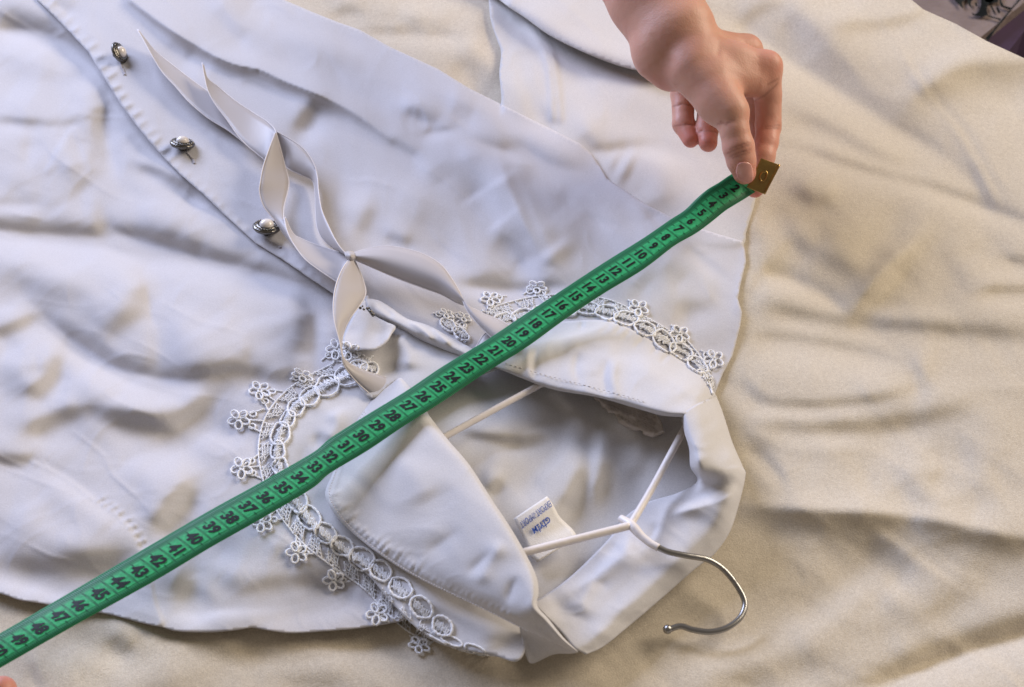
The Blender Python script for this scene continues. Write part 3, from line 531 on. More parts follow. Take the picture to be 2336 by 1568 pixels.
# cut edge and facing piece deep inside the shoulder
pad = [(1352, 900), (1388, 932), (1431, 965), (1496, 988), (1508, 962), (1440, 925)]
panel('shoulder_seam', pad, lambda x, y: 15 + crumple(x, y, 3, 1.2, 40) + 0 * x, M_pad, blouse, step=5, thick=.003)

# ---- lace trimmed under collar, lower left
lc_out = [(880, 740), (900, 760), (880, 830), (800, 852), (745, 872), (700, 895), (662, 930), (645, 960), (630, 1000), (624, 1040), (628, 1080), (648, 1130), (676, 1168), (714, 1210), (755, 1246), (805, 1283), (846, 1318), (886, 1366), (935, 1418), (982, 1456), (1026, 1475), (1133, 1497), (1180, 1508), (1200, 1470),
          (1190, 1400), (1110, 1240), (1020, 1060), (960, 900)]
LCF = [Fold([(700, 1000), (690, 1060), (700, 1100)], -3, 26, 22), Fold([(760, 930), (770, 970), (740, 1010)], 3, 30, 26), Fold([(725, 985), (722, 1030)], -2.5, 14, 20), Fold([(900, 1300), (1000, 1380), (1120, 1440)], 2, 30, 50)]
def h_lc(x, y): return Base([(640, 1000, 11), (700, 1180, 11), (900, 1340, 12), (1030, 1465, 10), (1150, 1495, 11), (820, 860, 13), (900, 1000, 14), (1000, 1250, 16), (1150, 1420, 17), (750, 1000, 13)])(x, y) + sum(s(x, y) for s in LCF) + crumple(x, y, 91, .35, 110, .3)
panel('under_collar', lc_out, h_lc, M_collar, blouse, gap=1.0)
# ---- part of the front seen at the neck, and its turned corner
nf_out = [(834, 676), (850, 694), (905, 738), (1000, 785), (1140, 830), (1060, 870), (960, 920), (930, 890), (902, 870), (849, 908), (812, 870), (780, 800), (790, 750)]
NF = [Fold([(840, 840), (880, 850), (930, 830)], -3, 24, 26), Fold([(900, 760), (930, 800), (930, 850)], 3, 30, 34), Fold([(900, 745), (980, 790), (1060, 830)], -3, 6, 26, .05, .1)]
def h_nf(x, y): return Base([(834, 690, 18), (900, 740, 18), (1000, 800, 20), (1130, 845, 22), (960, 900, 20), (850, 900, 15), (790, 760, 15), (880, 820, 16)])(x, y) + sum(s(x, y) for s in NF)
panel('neck_facing', nf_out, h_nf, M_collar, blouse, gap=1.0, step=6)
cf_out = [(831, 685), (815, 703), (795, 742), (782, 780), (800, 797), (830, 797), (852, 798), (866, 792), (882, 779), (893, 762), (903, 745), (880, 734), (850, 716)]
def h_cf(x, y): return Base([(831, 690, 19), (800, 740, 18), (860, 750, 20), (800, 797, 20), (880, 780, 22), (900, 747, 22), (850, 795, 22)], 60)(x, y) + Fold([(800, 800), (860, 796), (886, 776), (902, 748)], 3, 10, 10, .1, .1)(x, y)
panel('collar_corner', cf_out, h_cf, M_collar, blouse, gap=1.2, step=5)

# ---- rolled neck band and right collar
band = [[(833, 680, 20), (862, 685, 22), (889, 700, 23), (929, 727, 24), (976, 742, 25), (1024, 767, 25), (1072, 792, 26), (1100, 806, 26)],
        [(835, 690, 23), (862, 697, 26), (892, 714, 27), (935, 738, 28), (972, 752, 28.5), (1022, 777, 29), (1064, 800, 29), (1094, 816, 29)],
        [(838, 702, 23), (863, 714, 26), (897, 732, 27.5), (945, 758, 28), (966, 764, 28.5), (1018, 788, 29), (1058, 807, 29), (1090, 826, 29)],
        [(841, 711, 19), (862, 727, 20), (900, 743, 21), (957, 774, 22), (960, 776, 22), (1015, 799, 23), (1053, 814, 24), (1086, 834, 25)]]
bf = [Fold([(930, 728), (975, 762), (985, 790)], 1.6, 8, 8), Fold([(985, 742), (1010, 770), (1030, 790)], 1.8, 9, 9), Fold([(860, 690), (900, 725)], -1.2, 7, 7), Fold([(1040, 770), (1060, 790)], -1.2, 9, 9)]
loft('neck_band', band, 70, 14, M_collar, blouse, extra=lambda x, y: sum(s(x, y) for s in bf))

RC = [[(1085, 790, 19), (1107, 768, 19), (1160, 742, 18), (1230, 736, 18), (1290, 733, 18), (1361, 730, 18), (1413, 739, 18), (1491, 781, 18), (1543, 817, 18), (1605, 856, 17), (1634, 903, 14)],
      [(1080, 800, 25), (1120, 788, 26), (1190, 772, 28), (1255, 772, 29), (1305, 776, 29), (1375, 776, 29), (1425, 790, 29), (1490, 822, 30), (1535, 850, 30), (1590, 880, 29), (1616, 912, 26)],
      [(1074, 812, 29), (1128, 814, 32), (1205, 818, 35), (1265, 826, 37), (1320, 834, 38), (1390, 842, 39), (1435, 854, 40), (1490, 874, 41), (1535, 890, 42), (1580, 908, 41), (1598, 926, 38)],
      [(1060, 812, 30), (1128, 833, 33), (1225, 866, 37), (1277, 880, 39), (1348, 893, 42), (1415, 908, 45), (1445, 915, 46), (1500, 930, 48), (1535, 938, 49), (1562, 940, 49), (1576, 945, 47)],
      [(1053, 813, 26), (1129, 839, 29), (1230, 879, 32), (1280, 893, 34), (1359, 906, 37), (1431, 926, 40), (1455, 933, 41), (1503, 947, 43), (1535, 951, 44), (1554, 952, 45), (1562, 960, 45)]]
RCF = [Fold([(1228, 785), (1218, 830), (1225, 875)], -1.3, 9, 11, .3, .3), Fold([(1206, 785), (1203, 826), (1212, 868)], 1.2, 10, 10, .3, .3), Fold([(1325, 790), (1312, 840), (1330, 895)], -1.5, 16, 11, .3, .3), Fold([(1390, 810), (1378, 860), (1394, 915)], -1.9, 11, 18, .3, .3),
       Fold([(1410, 810), (1398, 865), (1414, 915)], 1.8, 13, 30, .3, .3), Fold([(1280, 790), (1340, 780), (1420, 800)], 2, 20, 30), Fold([(1490, 850), (1560, 905), (1600, 940)], -2, 24, 24), Fold([(1440, 830), (1520, 870), (1590, 900)], 2, 20, 30)]
for q in [(1395, 745, 1360, 765), (1440, 756, 1415, 778), (1470, 772, 1440, 800), (1500, 792, 1484, 812), (1420, 746, 1396, 766), (1525, 810, 1505, 830), (1250, 738, 1246, 765), (1330, 735, 1322, 755)]:
    RCF.append(Fold([q[:2], q[2:]], -1.6, 5, 6, .1, .5))
loft('collar', RC, 130, 34, M_collar, blouse, extra=lambda x, y: sum(s(x, y) for s in RCF) + crumple(x, y, 31, .4, 90, .2))
st = catmull([(1152, 829, 34.2), (1233, 853, 37.6), (1330, 878, 41.6), (1420, 902, 45.6), (1480, 920, 47.4)], 60); st[:, 2] = flat_h(st[:, 2]) + .4
mb = MB()
for i in range(0, 58, 2): mb.add(tube(P(st[i:i + 2, 0], st[i:i + 2, 1], st[i:i + 2, 2] / 1000), .00022, 4))
mb.build('collar_stitching', M_thread, blouse)

# ---- back of the collar, turning round the neck and running down to the tip
ring_o = [(1634, 903, 13), (1650, 944, 13), (1671, 1009, 14), (1695, 1065, 17), (1701, 1085, 19), (1686, 1151, 16), (1664, 1216, 13), (1628, 1266, 11), (1585, 1299, 10), (1503, 1371, 10), (1431, 1432, 12), (1377, 1475, 15), (1338, 1493, 19)]
ring_1 = [(1612, 912, 28), (1628, 950, 30), (1646, 1012, 32), (1672, 1058, 34), (1680, 1080, 34), (1664, 1146, 30), (1622, 1205, 25), (1574, 1252, 22), (1534, 1288, 20), (1463, 1356, 20), (1401, 1412, 21), (1350, 1458, 22), (1310, 1476, 23)]
ring_2 = [(1585, 925, 44), (1598, 962, 47), (1612, 1018, 48), (1628, 1060, 46), (1652, 1090, 38), (1626, 1138, 29), (1560, 1182, 22), (1512, 1228, 18), (1476, 1270, 16), (1420, 1334, 16), (1367, 1385, 17), (1318, 1425, 18), (1276, 1436, 20)]
ring_3 = [(1562, 942, 49), (1571, 980, 50), (1586, 1022, 50), (1592, 1066, 45), (1616, 1104, 30), (1580, 1138, 20), (1510, 1166, 14), (1462, 1212, 12), (1432, 1260, 11), (1386, 1315, 12), (1336, 1362, 13), (1288, 1396, 15), (1240, 1400, 20)]
ring_4 = [(1556, 958, 42), (1562, 990, 42), (1572, 1024, 40), (1575, 1065, 30), (1590, 1098, 17), (1545, 1125, 12), (1478, 1146, 10), (1425, 1180, 9), (1395, 1222, 9), (1345, 1275, 10), (1290, 1325, 11), (1240, 1360, 12), (1215, 1375, 14)]
RF2 = [Fold([(1696, 1096), (1660, 1108), (1620, 1130), (1560, 1140)], -5, 10, 16, .15, .3), Fold([(1690, 1115), (1640, 1140), (1570, 1160), (1500, 1180)], 4, 14, 40, .1, .3), Fold([(1455, 1210), (1431, 1240), (1421, 1268), (1377, 1308), (1338, 1350), (1323, 1376), (1269, 1392)], 4.5, 40, 22, .1, .2),
       Fold([(1430, 1200), (1400, 1250), (1350, 1310), (1300, 1360)], -3, 30, 26), Fold([(1500, 1185), (1490, 1220), (1470, 1240)], -2.5, 16, 16), Fold([(1340, 1340), (1370, 1330), (1390, 1350)], -2, 18, 18), Fold([(1620, 960), (1650, 1010), (1680, 1060)], 2, 26, 30), Fold([(1590, 1130), (1600, 1080), (1585, 1030)], 2, 12, 20)]
loft('back_collar', [ring_o, ring_1, ring_2, ring_3, ring_4], 150, 40, M_collar, blouse, extra=lambda x, y: sum(s(x, y) for s in RF2) + crumple(x, y, 37, .5, 110, .6))
# ---- lapel (left collar leaf) folded over
lap_i = [(915, 862, 22), (940, 890, 27), (976, 944, 33), (1025, 1007, 37), (1071, 1061, 40), (1125, 1144, 43), (1161, 1198, 45), (1197, 1259, 46), (1223, 1313, 47), (1229, 1349, 47), (1226, 1382, 46), (1251, 1412, 41), (1287, 1456, 32), (1320, 1488, 22)]
lap_1 = [(910, 863, 23), (925, 892, 29), (955, 948, 37), (1003, 1015, 42), (1050, 1072, 45), (1103, 1152, 48), (1140, 1208, 50), (1176, 1268, 51), (1203, 1320, 52), (1212, 1354, 52), (1214, 1386, 50), (1245, 1418, 44), (1284, 1460, 34), (1319, 1488, 22)]
lap_2 = [(906, 865, 22), (900, 893, 25), (895, 938, 29), (905, 1010, 33), (930, 1095, 36), (978, 1180, 38), (1025, 1242, 39), (1070, 1300, 40), (1110, 1345, 41), (1150, 1378, 41), (1180, 1405, 40), (1226, 1430, 37), (1278, 1464, 31), (1318, 1489, 22)]
lap_3 = [(903, 868, 19), (880, 893, 19), (850, 932, 20), (820, 998, 21), (805, 1085, 23), (830, 1165, 25), (865, 1215, 26), (925, 1265, 27), (975, 1305, 28), (1035, 1342, 29), (1095, 1378, 30), (1195, 1428, 32), (1262, 1464, 28), (1316, 1489, 21)]
lap_o = [(900, 869, 17), (866, 893, 15), (837, 929, 15), (800, 985, 16), (757, 1085, 18), (743, 1118, 18), (745, 1142, 18), (769, 1180, 19), (812, 1223, 20), (880, 1275, 22), (963, 1324, 23), (1107, 1392, 27), (1215, 1446, 27), (1314, 1490, 20)]
lo_c = catmull([p[:2] for p in lap_o], 140)
LPF = [Fold([(1130, 1250), (1090, 1290), (1060, 1320)], -2.6, 22, 18), Fold([(1060, 1200), (1000, 1245), (960, 1270)], -2, 30, 26), Fold([(1180, 1310), (1165, 1350), (1160, 1385)], -2.2, 16, 14), Fold([(1150, 1230), (1110, 1290), (1090, 1340)], 2.2, 26, 26), Fold([(890, 1030), (940, 1080), (980, 1150)], 2, 50, 50)]
for i in range(44, 130, 2):
    a = lo_c[i]; d = lo_c[i + 1] - a; d /= np.linalg.norm(d); n = np.array([d[1], -d[0]]); q = rng.random(3); big = i < 84
    LPF.append(Fold([a + n * 7, a + n * (26 + 34 * q[0] * big) + d * 8 * (q[1] - .2)], (1.0 if big else .5) * (.4 + q[2]), 4.2, 4.2, .05, .6))
loft('lapel', [lap_i, lap_1, lap_2, lap_3, lap_o], 170, 44, M_collar, blouse, extra=lambda x, y: sum(s(x, y) for s in LPF) + crumple(x, y, 77, .35, 130, .4))
mb = MB()                                                                # edge stitching of the lapel
c1 = catmull(lap_o, 300); c2 = catmull(lap_3, 300); c = c1 * .86 + c2 * .14; c[:, 2] = np.maximum(c[:, 2], hat(c[:, 0], c[:, 1]) * 1000) + .3
for i in range(30, 290, 2): mb.add(tube(P(c[i:i + 2, 0], c[i:i + 2, 1], c[i:i + 2, 2] / 1000), .00022, 4))
mb.build('lapel_stitching', M_thread, blouse)
# underside of the lapel tip
tipo = [[(1185, 1430, 22), (1220, 1447, 22), (1270, 1470, 20), (1318, 1489, 18)], [(1189, 1455, 15), (1225, 1465, 16), (1270, 1482, 15), (1310, 1491, 15)], [(1197, 1490, 7), (1213, 1514, 5), (1262, 1494, 6), (1300, 1492, 10)]]
loft('lapel_fold', tipo, 30, 14, M_collar, blouse, extra=lambda x, y: Fold([(1190, 1450), (1200, 1485), (1212, 1512)], 2, 8, 14, .1, .1)(x, y))

# ---- piping on open edges (turned hems)
def hem(name, pts, r=.0007, lift=.0004, n=None, parent=None):
    p = catmull(pts, n or max(12, int(len(pts) * 8))); w = P(p[:, 0], p[:, 1], hat(p[:, 0], p[:, 1]) + lift)
    return MB().add(tube(w, r, 6)).build(name, M_collar, parent or blouse)

# ---- ribbon tie
def ribbon(name, L, Rr, n=60, bulge=0., nv=7, reg=False, rest=1.0):
    """a strip between two traced edges (x, y, height mm above whatever lies there)"""
    a = catmull(L, n); b = catmull(Rr, n); rows = []
    for k in np.linspace(0, 1, nv):
        r = a * (1 - k) + b * k; r[:, 2] += bulge * 4 * k * (1 - k); rows.append(r)
    g = np.stack(rows); x, y, h = g[..., 0], g[..., 1], g[..., 2]
    h = np.where(np.linspace(0, 1, n)[None, :] <= rest, np.maximum(h, hat(x, y) * 1000 + .8), h)      # the end is tucked under
    idx = np.arange(nv * n).reshape(nv, n); f = np.stack([idx[:-1, :-1], idx[:-1, 1:], idx[1:, 1:], idx[1:, :-1]], -1).reshape(-1, 4)
    o = link(name, mesh(name, P(x.ravel(), y.ravel(), h.ravel() / 1000), f), M_ribbon, blouse); fixup(o); solid(o, .0003, 0)
    mb = MB()
    for k in (0, nv - 1): mb.add(tube(P(x[k], y[k], h[k] / 1000), .00038, 5))
    mb.build('ribbon_edge', M_ribedge, o)
    if reg:
        X = x.ravel(); Y = y.ravel(); i = np.clip(np.round((X - GX0) / GS).astype(int), 0, GW - 1); j = np.clip(np.round((Y - GY0) / GS).astype(int), 0, GH - 1)
        np.maximum.at(HM, (j, i), h.ravel() / 1000)
    return o
def Hh(pts, hs):
    p = np.asarray(pts, float); return np.c_[p, np.interp(np.linspace(0, 1, len(p)), np.linspace(0, 1, len(hs)), hs)]
ribbon('ribbon_tail', Hh([(313, 68), (324, 86), (346, 126), (371, 166), (400, 198), (432, 234), (475, 270), (522, 299), (562, 331)], [23, 25, 22, 19, 17]),
       Hh([(315, 68), (332, 90), (356, 118), (396, 150), (444, 187), (478, 212), (520, 250), (560, 282), (590, 310)], [23, 16, 16, 16, 16]))
ribbon('ribbon_tail', Hh([(630, 300), (666, 320), (695, 342), (716, 374), (724, 403), (727, 439), (734, 479), (749, 515), (767, 551), (785, 575), (802, 584)], [27, 26, 24, 27, 30, 30]),
       Hh([(624, 312), (640, 352), (654, 382), (684, 398), (712, 412), (719, 440), (720, 475), (724, 520), (742, 552), (778, 578), (798, 586)], [19, 18, 17, 17, 18, 24]), bulge=1)
ribbon('ribbon_tail', Hh([(461, 144), (466, 173), (475, 209), (493, 241), (518, 274), (540, 306), (562, 331), (590, 354), (612, 372)], [28, 27, 24, 22, 20]),
       Hh([(464, 148), (474, 180), (500, 200), (540, 232), (576, 256), (605, 274), (622, 289), (629, 300), (630, 306)], [27, 20, 21, 26, 31]), bulge=.5)
ribbon('ribbon_tail', Hh([(627, 304), (612, 346), (601, 378), (594, 414), (592, 439), (602, 472), (626, 502), (650, 538), (676, 568), (700, 592)], [32, 31, 28, 22, 17, 15]),
       Hh([(630, 303), (640, 340), (650, 378), (659, 412), (656, 439), (648, 472), (648, 504), (657, 533), (673, 562), (700, 590)], [31, 22, 20, 22, 24, 22]), bulge=.8, reg=False)
ribbon('ribbon_tail', Hh([(648, 498), (657, 533), (673, 562), (695, 591), (727, 616), (763, 640), (778, 650)], [24, 27, 27, 26, 25]),
       Hh([(650, 496), (668, 532), (690, 546), (720, 558), (756, 570), (790, 580), (804, 584)], [24, 20, 20, 21, 26]), bulge=.5)
ribbon('ribbon_loop', Hh([(803, 578), (837, 568), (881, 562), (927, 568), (971, 582), (1007, 605), (1032, 638), (1050, 670), (1064, 706), (1086, 735), (1107, 757), (1140, 788)], [28, 31, 33, 33, 32, 31, 29]),
       Hh([(805, 591), (855, 613), (909, 636), (963, 656), (1007, 672), (1040, 690), (1062, 698), (1084, 706), (1104, 716), (1130, 726), (1150, 736), (1185, 760)], [27, 26, 26, 25, 25, 24, 26]), bulge=4.5)
ribbon('ribbon_loop', Hh([(1082, 800), (1092, 782), (1104, 764), (1128, 746), (1165, 735)], [24, 25, 26, 25, 24]), Hh([(1096, 812), (1120, 806), (1140, 795), (1165, 780), (1195, 765)], [26, 27, 27, 26, 25]), n=24)
ribbon('ribbon_loop', Hh([(803, 583), (780, 616), (765, 656), (760, 699), (764, 739), (774, 778), (780, 812), (786, 836), (814, 872), (856, 910)], [30, 36, 38, 38, 37, 33, 28, 20, 13]),
       Hh([(804, 585), (820, 618), (831, 648), (834, 672), (819, 699), (801, 723), (787, 750), (780, 780), (784, 816), (812, 838), (860, 855), (906, 868)], [29, 26, 26, 28, 31, 31, 29, 22, 17, 13]), bulge=1.5, n=90, rest=.86)
ribbon('ribbon_knot', Hh([(785, 577), (797, 574), (808, 577)], [31, 33, 31]), Hh([(790, 592), (802, 596), (812, 592)], [29, 31, 29]), n=16, bulge=3)

# ---- lace
LT = .0006
def cord(pts, r=.00055, closed=False, n=None, lift=LT, rope=True):
    p = catmull(pts, n or max(8, int(len(pts) * 6)), closed)
    if closed: p = p[:-1]
    w = P(p[:, 0], p[:, 1], hat(p[:, 0], p[:, 1]) + lift)
    m = len(p)
    return tube(w, r, 5, closed, rfun=(lambda t: 1 + .22 * math.sin(t * m * 1.9)) if rope else None)
def ellipse(c, a, b, ang, n=14):
    t = np.linspace(0, 2 * math.pi, n, endpoint=False); ca, sa = math.cos(ang), math.sin(ang)
    return np.stack([c[0] + a * np.cos(t) * ca - b * np.sin(t) * sa, c[1] + a * np.cos(t) * sa + b * np.sin(t) * ca], 1)
def net(mb, quad, k=9, r=.0003, lift=LT):
    """zigzag threads filling a four-sided cell A-B (inner side) to D-C"""
    A, B, C_, D = [np.asarray(q, float) for q in quad]
    top = [A + (B - A) * t for t in np.linspace(0, 1, k)]; bot = [D + (C_ - D) * t for t in np.linspace(0, 1, k)]
    for rep in range(2):
        pl = []
        for i in range(k):
            j = rng.normal(0, 2.2, 2); pl.append((top[i] if (i + rep) % 2 else bot[i]) + j)
        mb.add(cord(pl, r, n=k * 4, lift=lift + .0003 * rep, rope=False))
    for t in (.25, .5, .75):
        mb.add(cord([A + (D - A) * t + rng.normal(0, 1.5, 2), (A + B + C_ + D) / 4 + (A - D) * (.5 - t) * .8, B + (C_ - B) * t + rng.normal(0, 1.5, 2)], r, n=12, lift=lift + .0002, rope=False))
def make_lace(loops, flowers, base, lr=(25, 20), fr=11, name='lace_trim', fill=True, close=0):
    """loops along the garment edge, a thread net outward of them, flowers hanging outside"""
    mb = MB(); loops = np.asarray(loops, float); n = len(loops)
    bs = catmull(base, n * 2 - 1) if len(base) else None
    T = np.gradient(loops, axis=0); T /= np.linalg.norm(T, axis=1)[:, None]
    trim = []
    for i in range(n - 1):                       # net between neighbouring loops
        if bs is not None:
            a = loops[i] * .55 + bs[2 * i, :2] * .45; b = loops[i + 1] * .55 + bs[2 * i + 2, :2] * .45
            c_, d_ = bs[2 * i + 2, :2], bs[2 * i, :2]
            net(mb, (a + (b - a) * .22, a + (b - a) * .78, d_ + (c_ - d_) * .9, d_ + (c_ - d_) * .1), 5)
    if bs is not None:
        mb.add(cord(bs[:, :2], .0005, n=len(bs) * 8))
    tr = mb.build(name, M_lace, blouse)
    for i in range(n):
        ang = math.atan2(T[i, 1], T[i, 0]); sp = np.mean([np.linalg.norm(loops[i] - loops[k]) for k in (i - 1, i + 1) if 0 <= k < n]); s = (1 + .07 * rng.normal()) * min(1.14, max(.92, sp / (1.75 * lr[0]))); lm = MB()
        lm.add(cord(ellipse(loops[i], lr[0] * s, lr[1] * s, ang + .15 * rng.normal()) + rng.normal(0, 1.1, (14, 2)), .00072, True, 44, LT + .0004))
        if fill and bs is not None:
            o = (bs[2 * i, :2] - loops[i]); o /= np.linalg.norm(o) + 1e-9; t = T[i]
            q = [loops[i] + t * lr[0] * s * .74 * sx - o * lr[1] * s * .3 + o * lr[1] * s * .95 * sy for sx, sy in ((-1, 0), (1, 0), (.9, 1), (-.9, 1))]
            net(lm, q, 13, .00036, LT + .0001)
        lm.build('lace_loop', M_lace, tr)
    for (fx, fy, ang, sq) in flowers:
        fm = MB(); ca, sa = math.cos(ang), math.sin(ang)
        for k in range(5):
            a = k * 2 * math.pi / 5 + ang * .5 + .3; d = np.array([math.cos(a), math.sin(a)]); e2 = np.array([-d[1], d[0]])
            def flat(v):
                return np.array([v[0] * ca + v[1] * sa, (-v[0] * sa + v[1] * ca) * sq]) @ np.array([[ca, sa], [-sa, ca]])
            c = d * fr * 1.35
            ring = [flat(c + d * fr * 1.0 * math.cos(t) + e2 * fr * .72 * math.sin(t)) + (fx, fy) for t in np.linspace(0, 2 * math.pi, 9)[:-1]]
            fm.add(cord(ring, .0006, True, 22, LT + .0005 + .0004 * (k % 2)))
        if bs is not None:
            j = np.argmin(np.hypot(bs[:, 0] - fx, bs[:, 1] - fy)); tgt = bs[j, :2]; d = tgt - (fx, fy); nn = np.array([-d[1], d[0]]) / (np.linalg.norm(d) + 1e-9)
            for o in (-20, 0, 20):
                fm.add(cord([(fx, fy) + nn * o * .25, (fx, fy) + d * .5 + nn * o * .8, tgt + nn * o * 1.4], .0005, n=16))
            for o in (-14, 14): fm.add(cord(ellipse((fx, fy) + d * .55 + nn * o, 8, 6, 0), .0005, True, 18))
        fm.build('lace_flower', M_lace, tr)
    return tr
make_lace([(790, 858), (747, 881), (706, 905), (676, 930), (657, 957), (640, 990), (634, 1028), (640, 1066), (655, 1104), (678, 1143), (706, 1181), (742, 1216), (780, 1246), (824, 1274), (868, 1302), (914, 1342), (961, 1386), (1009, 1429)],
          [(769, 798, .6, .9), (690, 857, .4, .5), (593, 891, .3, .8), (545, 957, .1, .9), (552, 1068, .2, 1), (598, 1192, .6, .9), (677, 1262, .7, .9), (762, 1325, .6, .9), (861, 1401, .5, 1), (957, 1472, .4, .7)],
          [(760, 830), (715, 852), (668, 880), (630, 915), (604, 955), (592, 1000), (590, 1040), (598, 1085), (612, 1130), (640, 1178), (672, 1220), (706, 1253), (752, 1288), (796, 1318), (838, 1350), (880, 1396), (930, 1440), (985, 1468)], (24, 19), 11)
mb = MB()
for a, b in (((1030, 1462), 26), ((1084, 1482), 26)): mb.add(cord(ellipse(a, b, 9, .4), .0005, True, 30))
mb.add(cord([(980, 1450), (1040, 1480), (1100, 1494), (1140, 1496)], .0005, n=30)); mb.build('lace_trim', M_lace, blouse)['kind'] = 'stuff'
make_lace([(1150, 732), (1195, 722), (1240, 712), (1290, 706), (1340, 704), (1384, 712), (1428, 726), (1472, 750), (1515, 779), (1554, 803), (1590, 832)],
          [(1119, 682, .2, .7), (1225, 655, .1, .6), (1340, 662, .1, .6), (1457, 703, .3, .8), (1551, 762, .4, .8), (1629, 820, .5, .9)],
          [(1110, 706), (1160, 690), (1225, 676), (1290, 672), (1345, 676), (1395, 686), (1440, 706), (1485, 730), (1528, 755), (1575, 785), (1622, 850)], (26, 15), 10, 'lace_trim')
mb = MB()
mb.add(cord([(1590, 832), (1612, 860), (1626, 900)], .0007)); net(mb, ((1585, 838), (1626, 892), (1630, 880), (1618, 835)), 12); net(mb, ((1098, 712), (1180, 735), (1180, 712), (1098, 706)), 12); mb.build('lace_trim', M_lace, blouse)['kind'] = 'stuff'
make_lace([(1022, 742), (1052, 762)], [(1018, 716, .4, .5), (1058, 724, .4, .5)], [(1012, 728), (1040, 738), (1064, 752)], (20, 11), 8, 'lace_trim')
make_lace([(818, 838), (843, 842)], [(798, 802, .6, .9)], [(806, 822), (832, 822), (852, 812)], (24, 17), 10, 'lace_trim')

# ---- buttons
def lathe(profile, n=36):
    v = []; f = []
    for r, z in profile:
        for k in range(n): a = 2 * math.pi * k / n; v.append((r * math.cos(a), r * math.sin(a), z))
    for i in range(len(profile) - 1):
        for k in range(n): f.append((i * n + k, i * n + (k + 1) % n, (i + 1) * n + (k + 1) % n, (i + 1) * n + k))
    return v, f
def ball(c, r, nu=8, nv=5):
    v, f = lathe([(max(1e-6, r * math.sin(math.pi * i / nv)), r * math.cos(math.pi * i / nv)) for i in range(nv + 1)], nu)
    return [(a + c[0], b + c[1], d + c[2]) for a, b, d in v], [q[::-1] for q in f]
def frame(loc, nrm):
    return Matrix.Translation(Vector(loc)) @ Vector(nrm).to_track_quat('Z', 'Y').to_matrix().to_4x4()
mm = .001
rim_v = lathe([(.0001, -2 * mm), (3 * mm, -2 * mm), (6.2 * mm, -.6 * mm), (7 * mm, .4 * mm), (7.1 * mm, 1.2 * mm), (6.6 * mm, 1.8 * mm), (5.6 * mm, 2.0 * mm), (5.0 * mm, 2.6 * mm), (4.2 * mm, 2.8 * mm), (3.7 * mm, 2.2 * mm)])
pearl_v = lathe([(3.8 * mm, 2.0 * mm), (3.6 * mm, 3.2 * mm), (2.9 * mm, 4.2 * mm), (1.8 * mm, 4.9 * mm), (.9 * mm, 5.15 * mm), (.0001, 5.2 * mm)])
for (px, py, nrm, sc, hgt) in ((270, 122, (.80, .05, .42), 1.12, 5.0), (416, 331, (.16, .38, .92), 1.16, 3.4), (608, 522, (.14, .30, .94), 1.22, 3.8)):
    loc = P(px, py, hat(px, py) + hgt * mm)
    fr_ = frame(loc, nrm)
    b = MB().add(rim_v); 
    bo = b.build('button', M_silver, blouse); 
    bo.matrix_parent_inverse = Matrix.Identity(4); bo.matrix_parent_inverse = Matrix.Translation(blouse.location).inverted(); bo.matrix_basis = fr_ @ Matrix.Scale(sc, 4)
    bd = MB()
    for k in range(26):
        a = 2 * math.pi * k / 26; bd.add(ball((5.75 * mm * math.cos(a), 5.75 * mm * math.sin(a), 2.05 * mm), .62 * mm, 6, 4))
    bd.build('bead_ring', M_silver, bo); MB().add(pearl_v).build('pearl', M_pearl, bo)
    MB().add(tube([(0, 0, -2 * mm), (0, 0, -3.6 * mm)], 1.3 * mm, 8)).build('shank', M_silver, bo)
for pts in ([(274, 142), (279, 158), (284, 172)], [(424, 345), (438, 362), (443, 374)], [(604, 546), (622, 556), (640, 566)]):
    mb = MB(); mb.add(cord(pts, .0006, n=22, lift=.0002)); mb.add(cord([(x + 2, y - 1) for x, y in pts[1:]], .0004, n=16, lift=.0005)); mb.build('buttonhole', M_hole, blouse)
# little clasp where the ribbon crosses the neck
mb = MB()
for (x, y, r) in ((822, 703, .9), (830, 706, .8), (838, 704, .9), (827, 699, .6), (846, 711, 1.0), (850, 716, .9)):
    c = P(x, y, .0275); mb.add(ball(c, r * mm, 8, 5))
mb.add(tube([P(840, 704, .027), P(852, 720, .027)], .0011, 8)); mb.build('clasp', M_silver, blouse)

# ---- printed text helper
def text_mesh(body, offset=0.0, res=3):
    cu = bpy.data.curves.new('text', 'FONT'); cu.body = body; cu.align_x = 'CENTER'; cu.align_y = 'CENTER'; cu.offset = offset; cu.resolution_u = res
    o = bpy.data.objects.new('text', cu); COL.objects.link(o); dg = bpy.context.evaluated_depsgraph_get(); dg.update()
    me = bpy.data.meshes.new_from_object(o.evaluated_get(dg)); v = np.array([q.co[:2] for q in me.vertices]); f = [tuple(p.vertices) for p in me.polygons]
    bpy.data.objects.remove(o); bpy.data.curves.remove(cu); bpy.data.meshes.remove(me)
    v -= (v.max(0) + v.min(0)) / 2
    return v, f
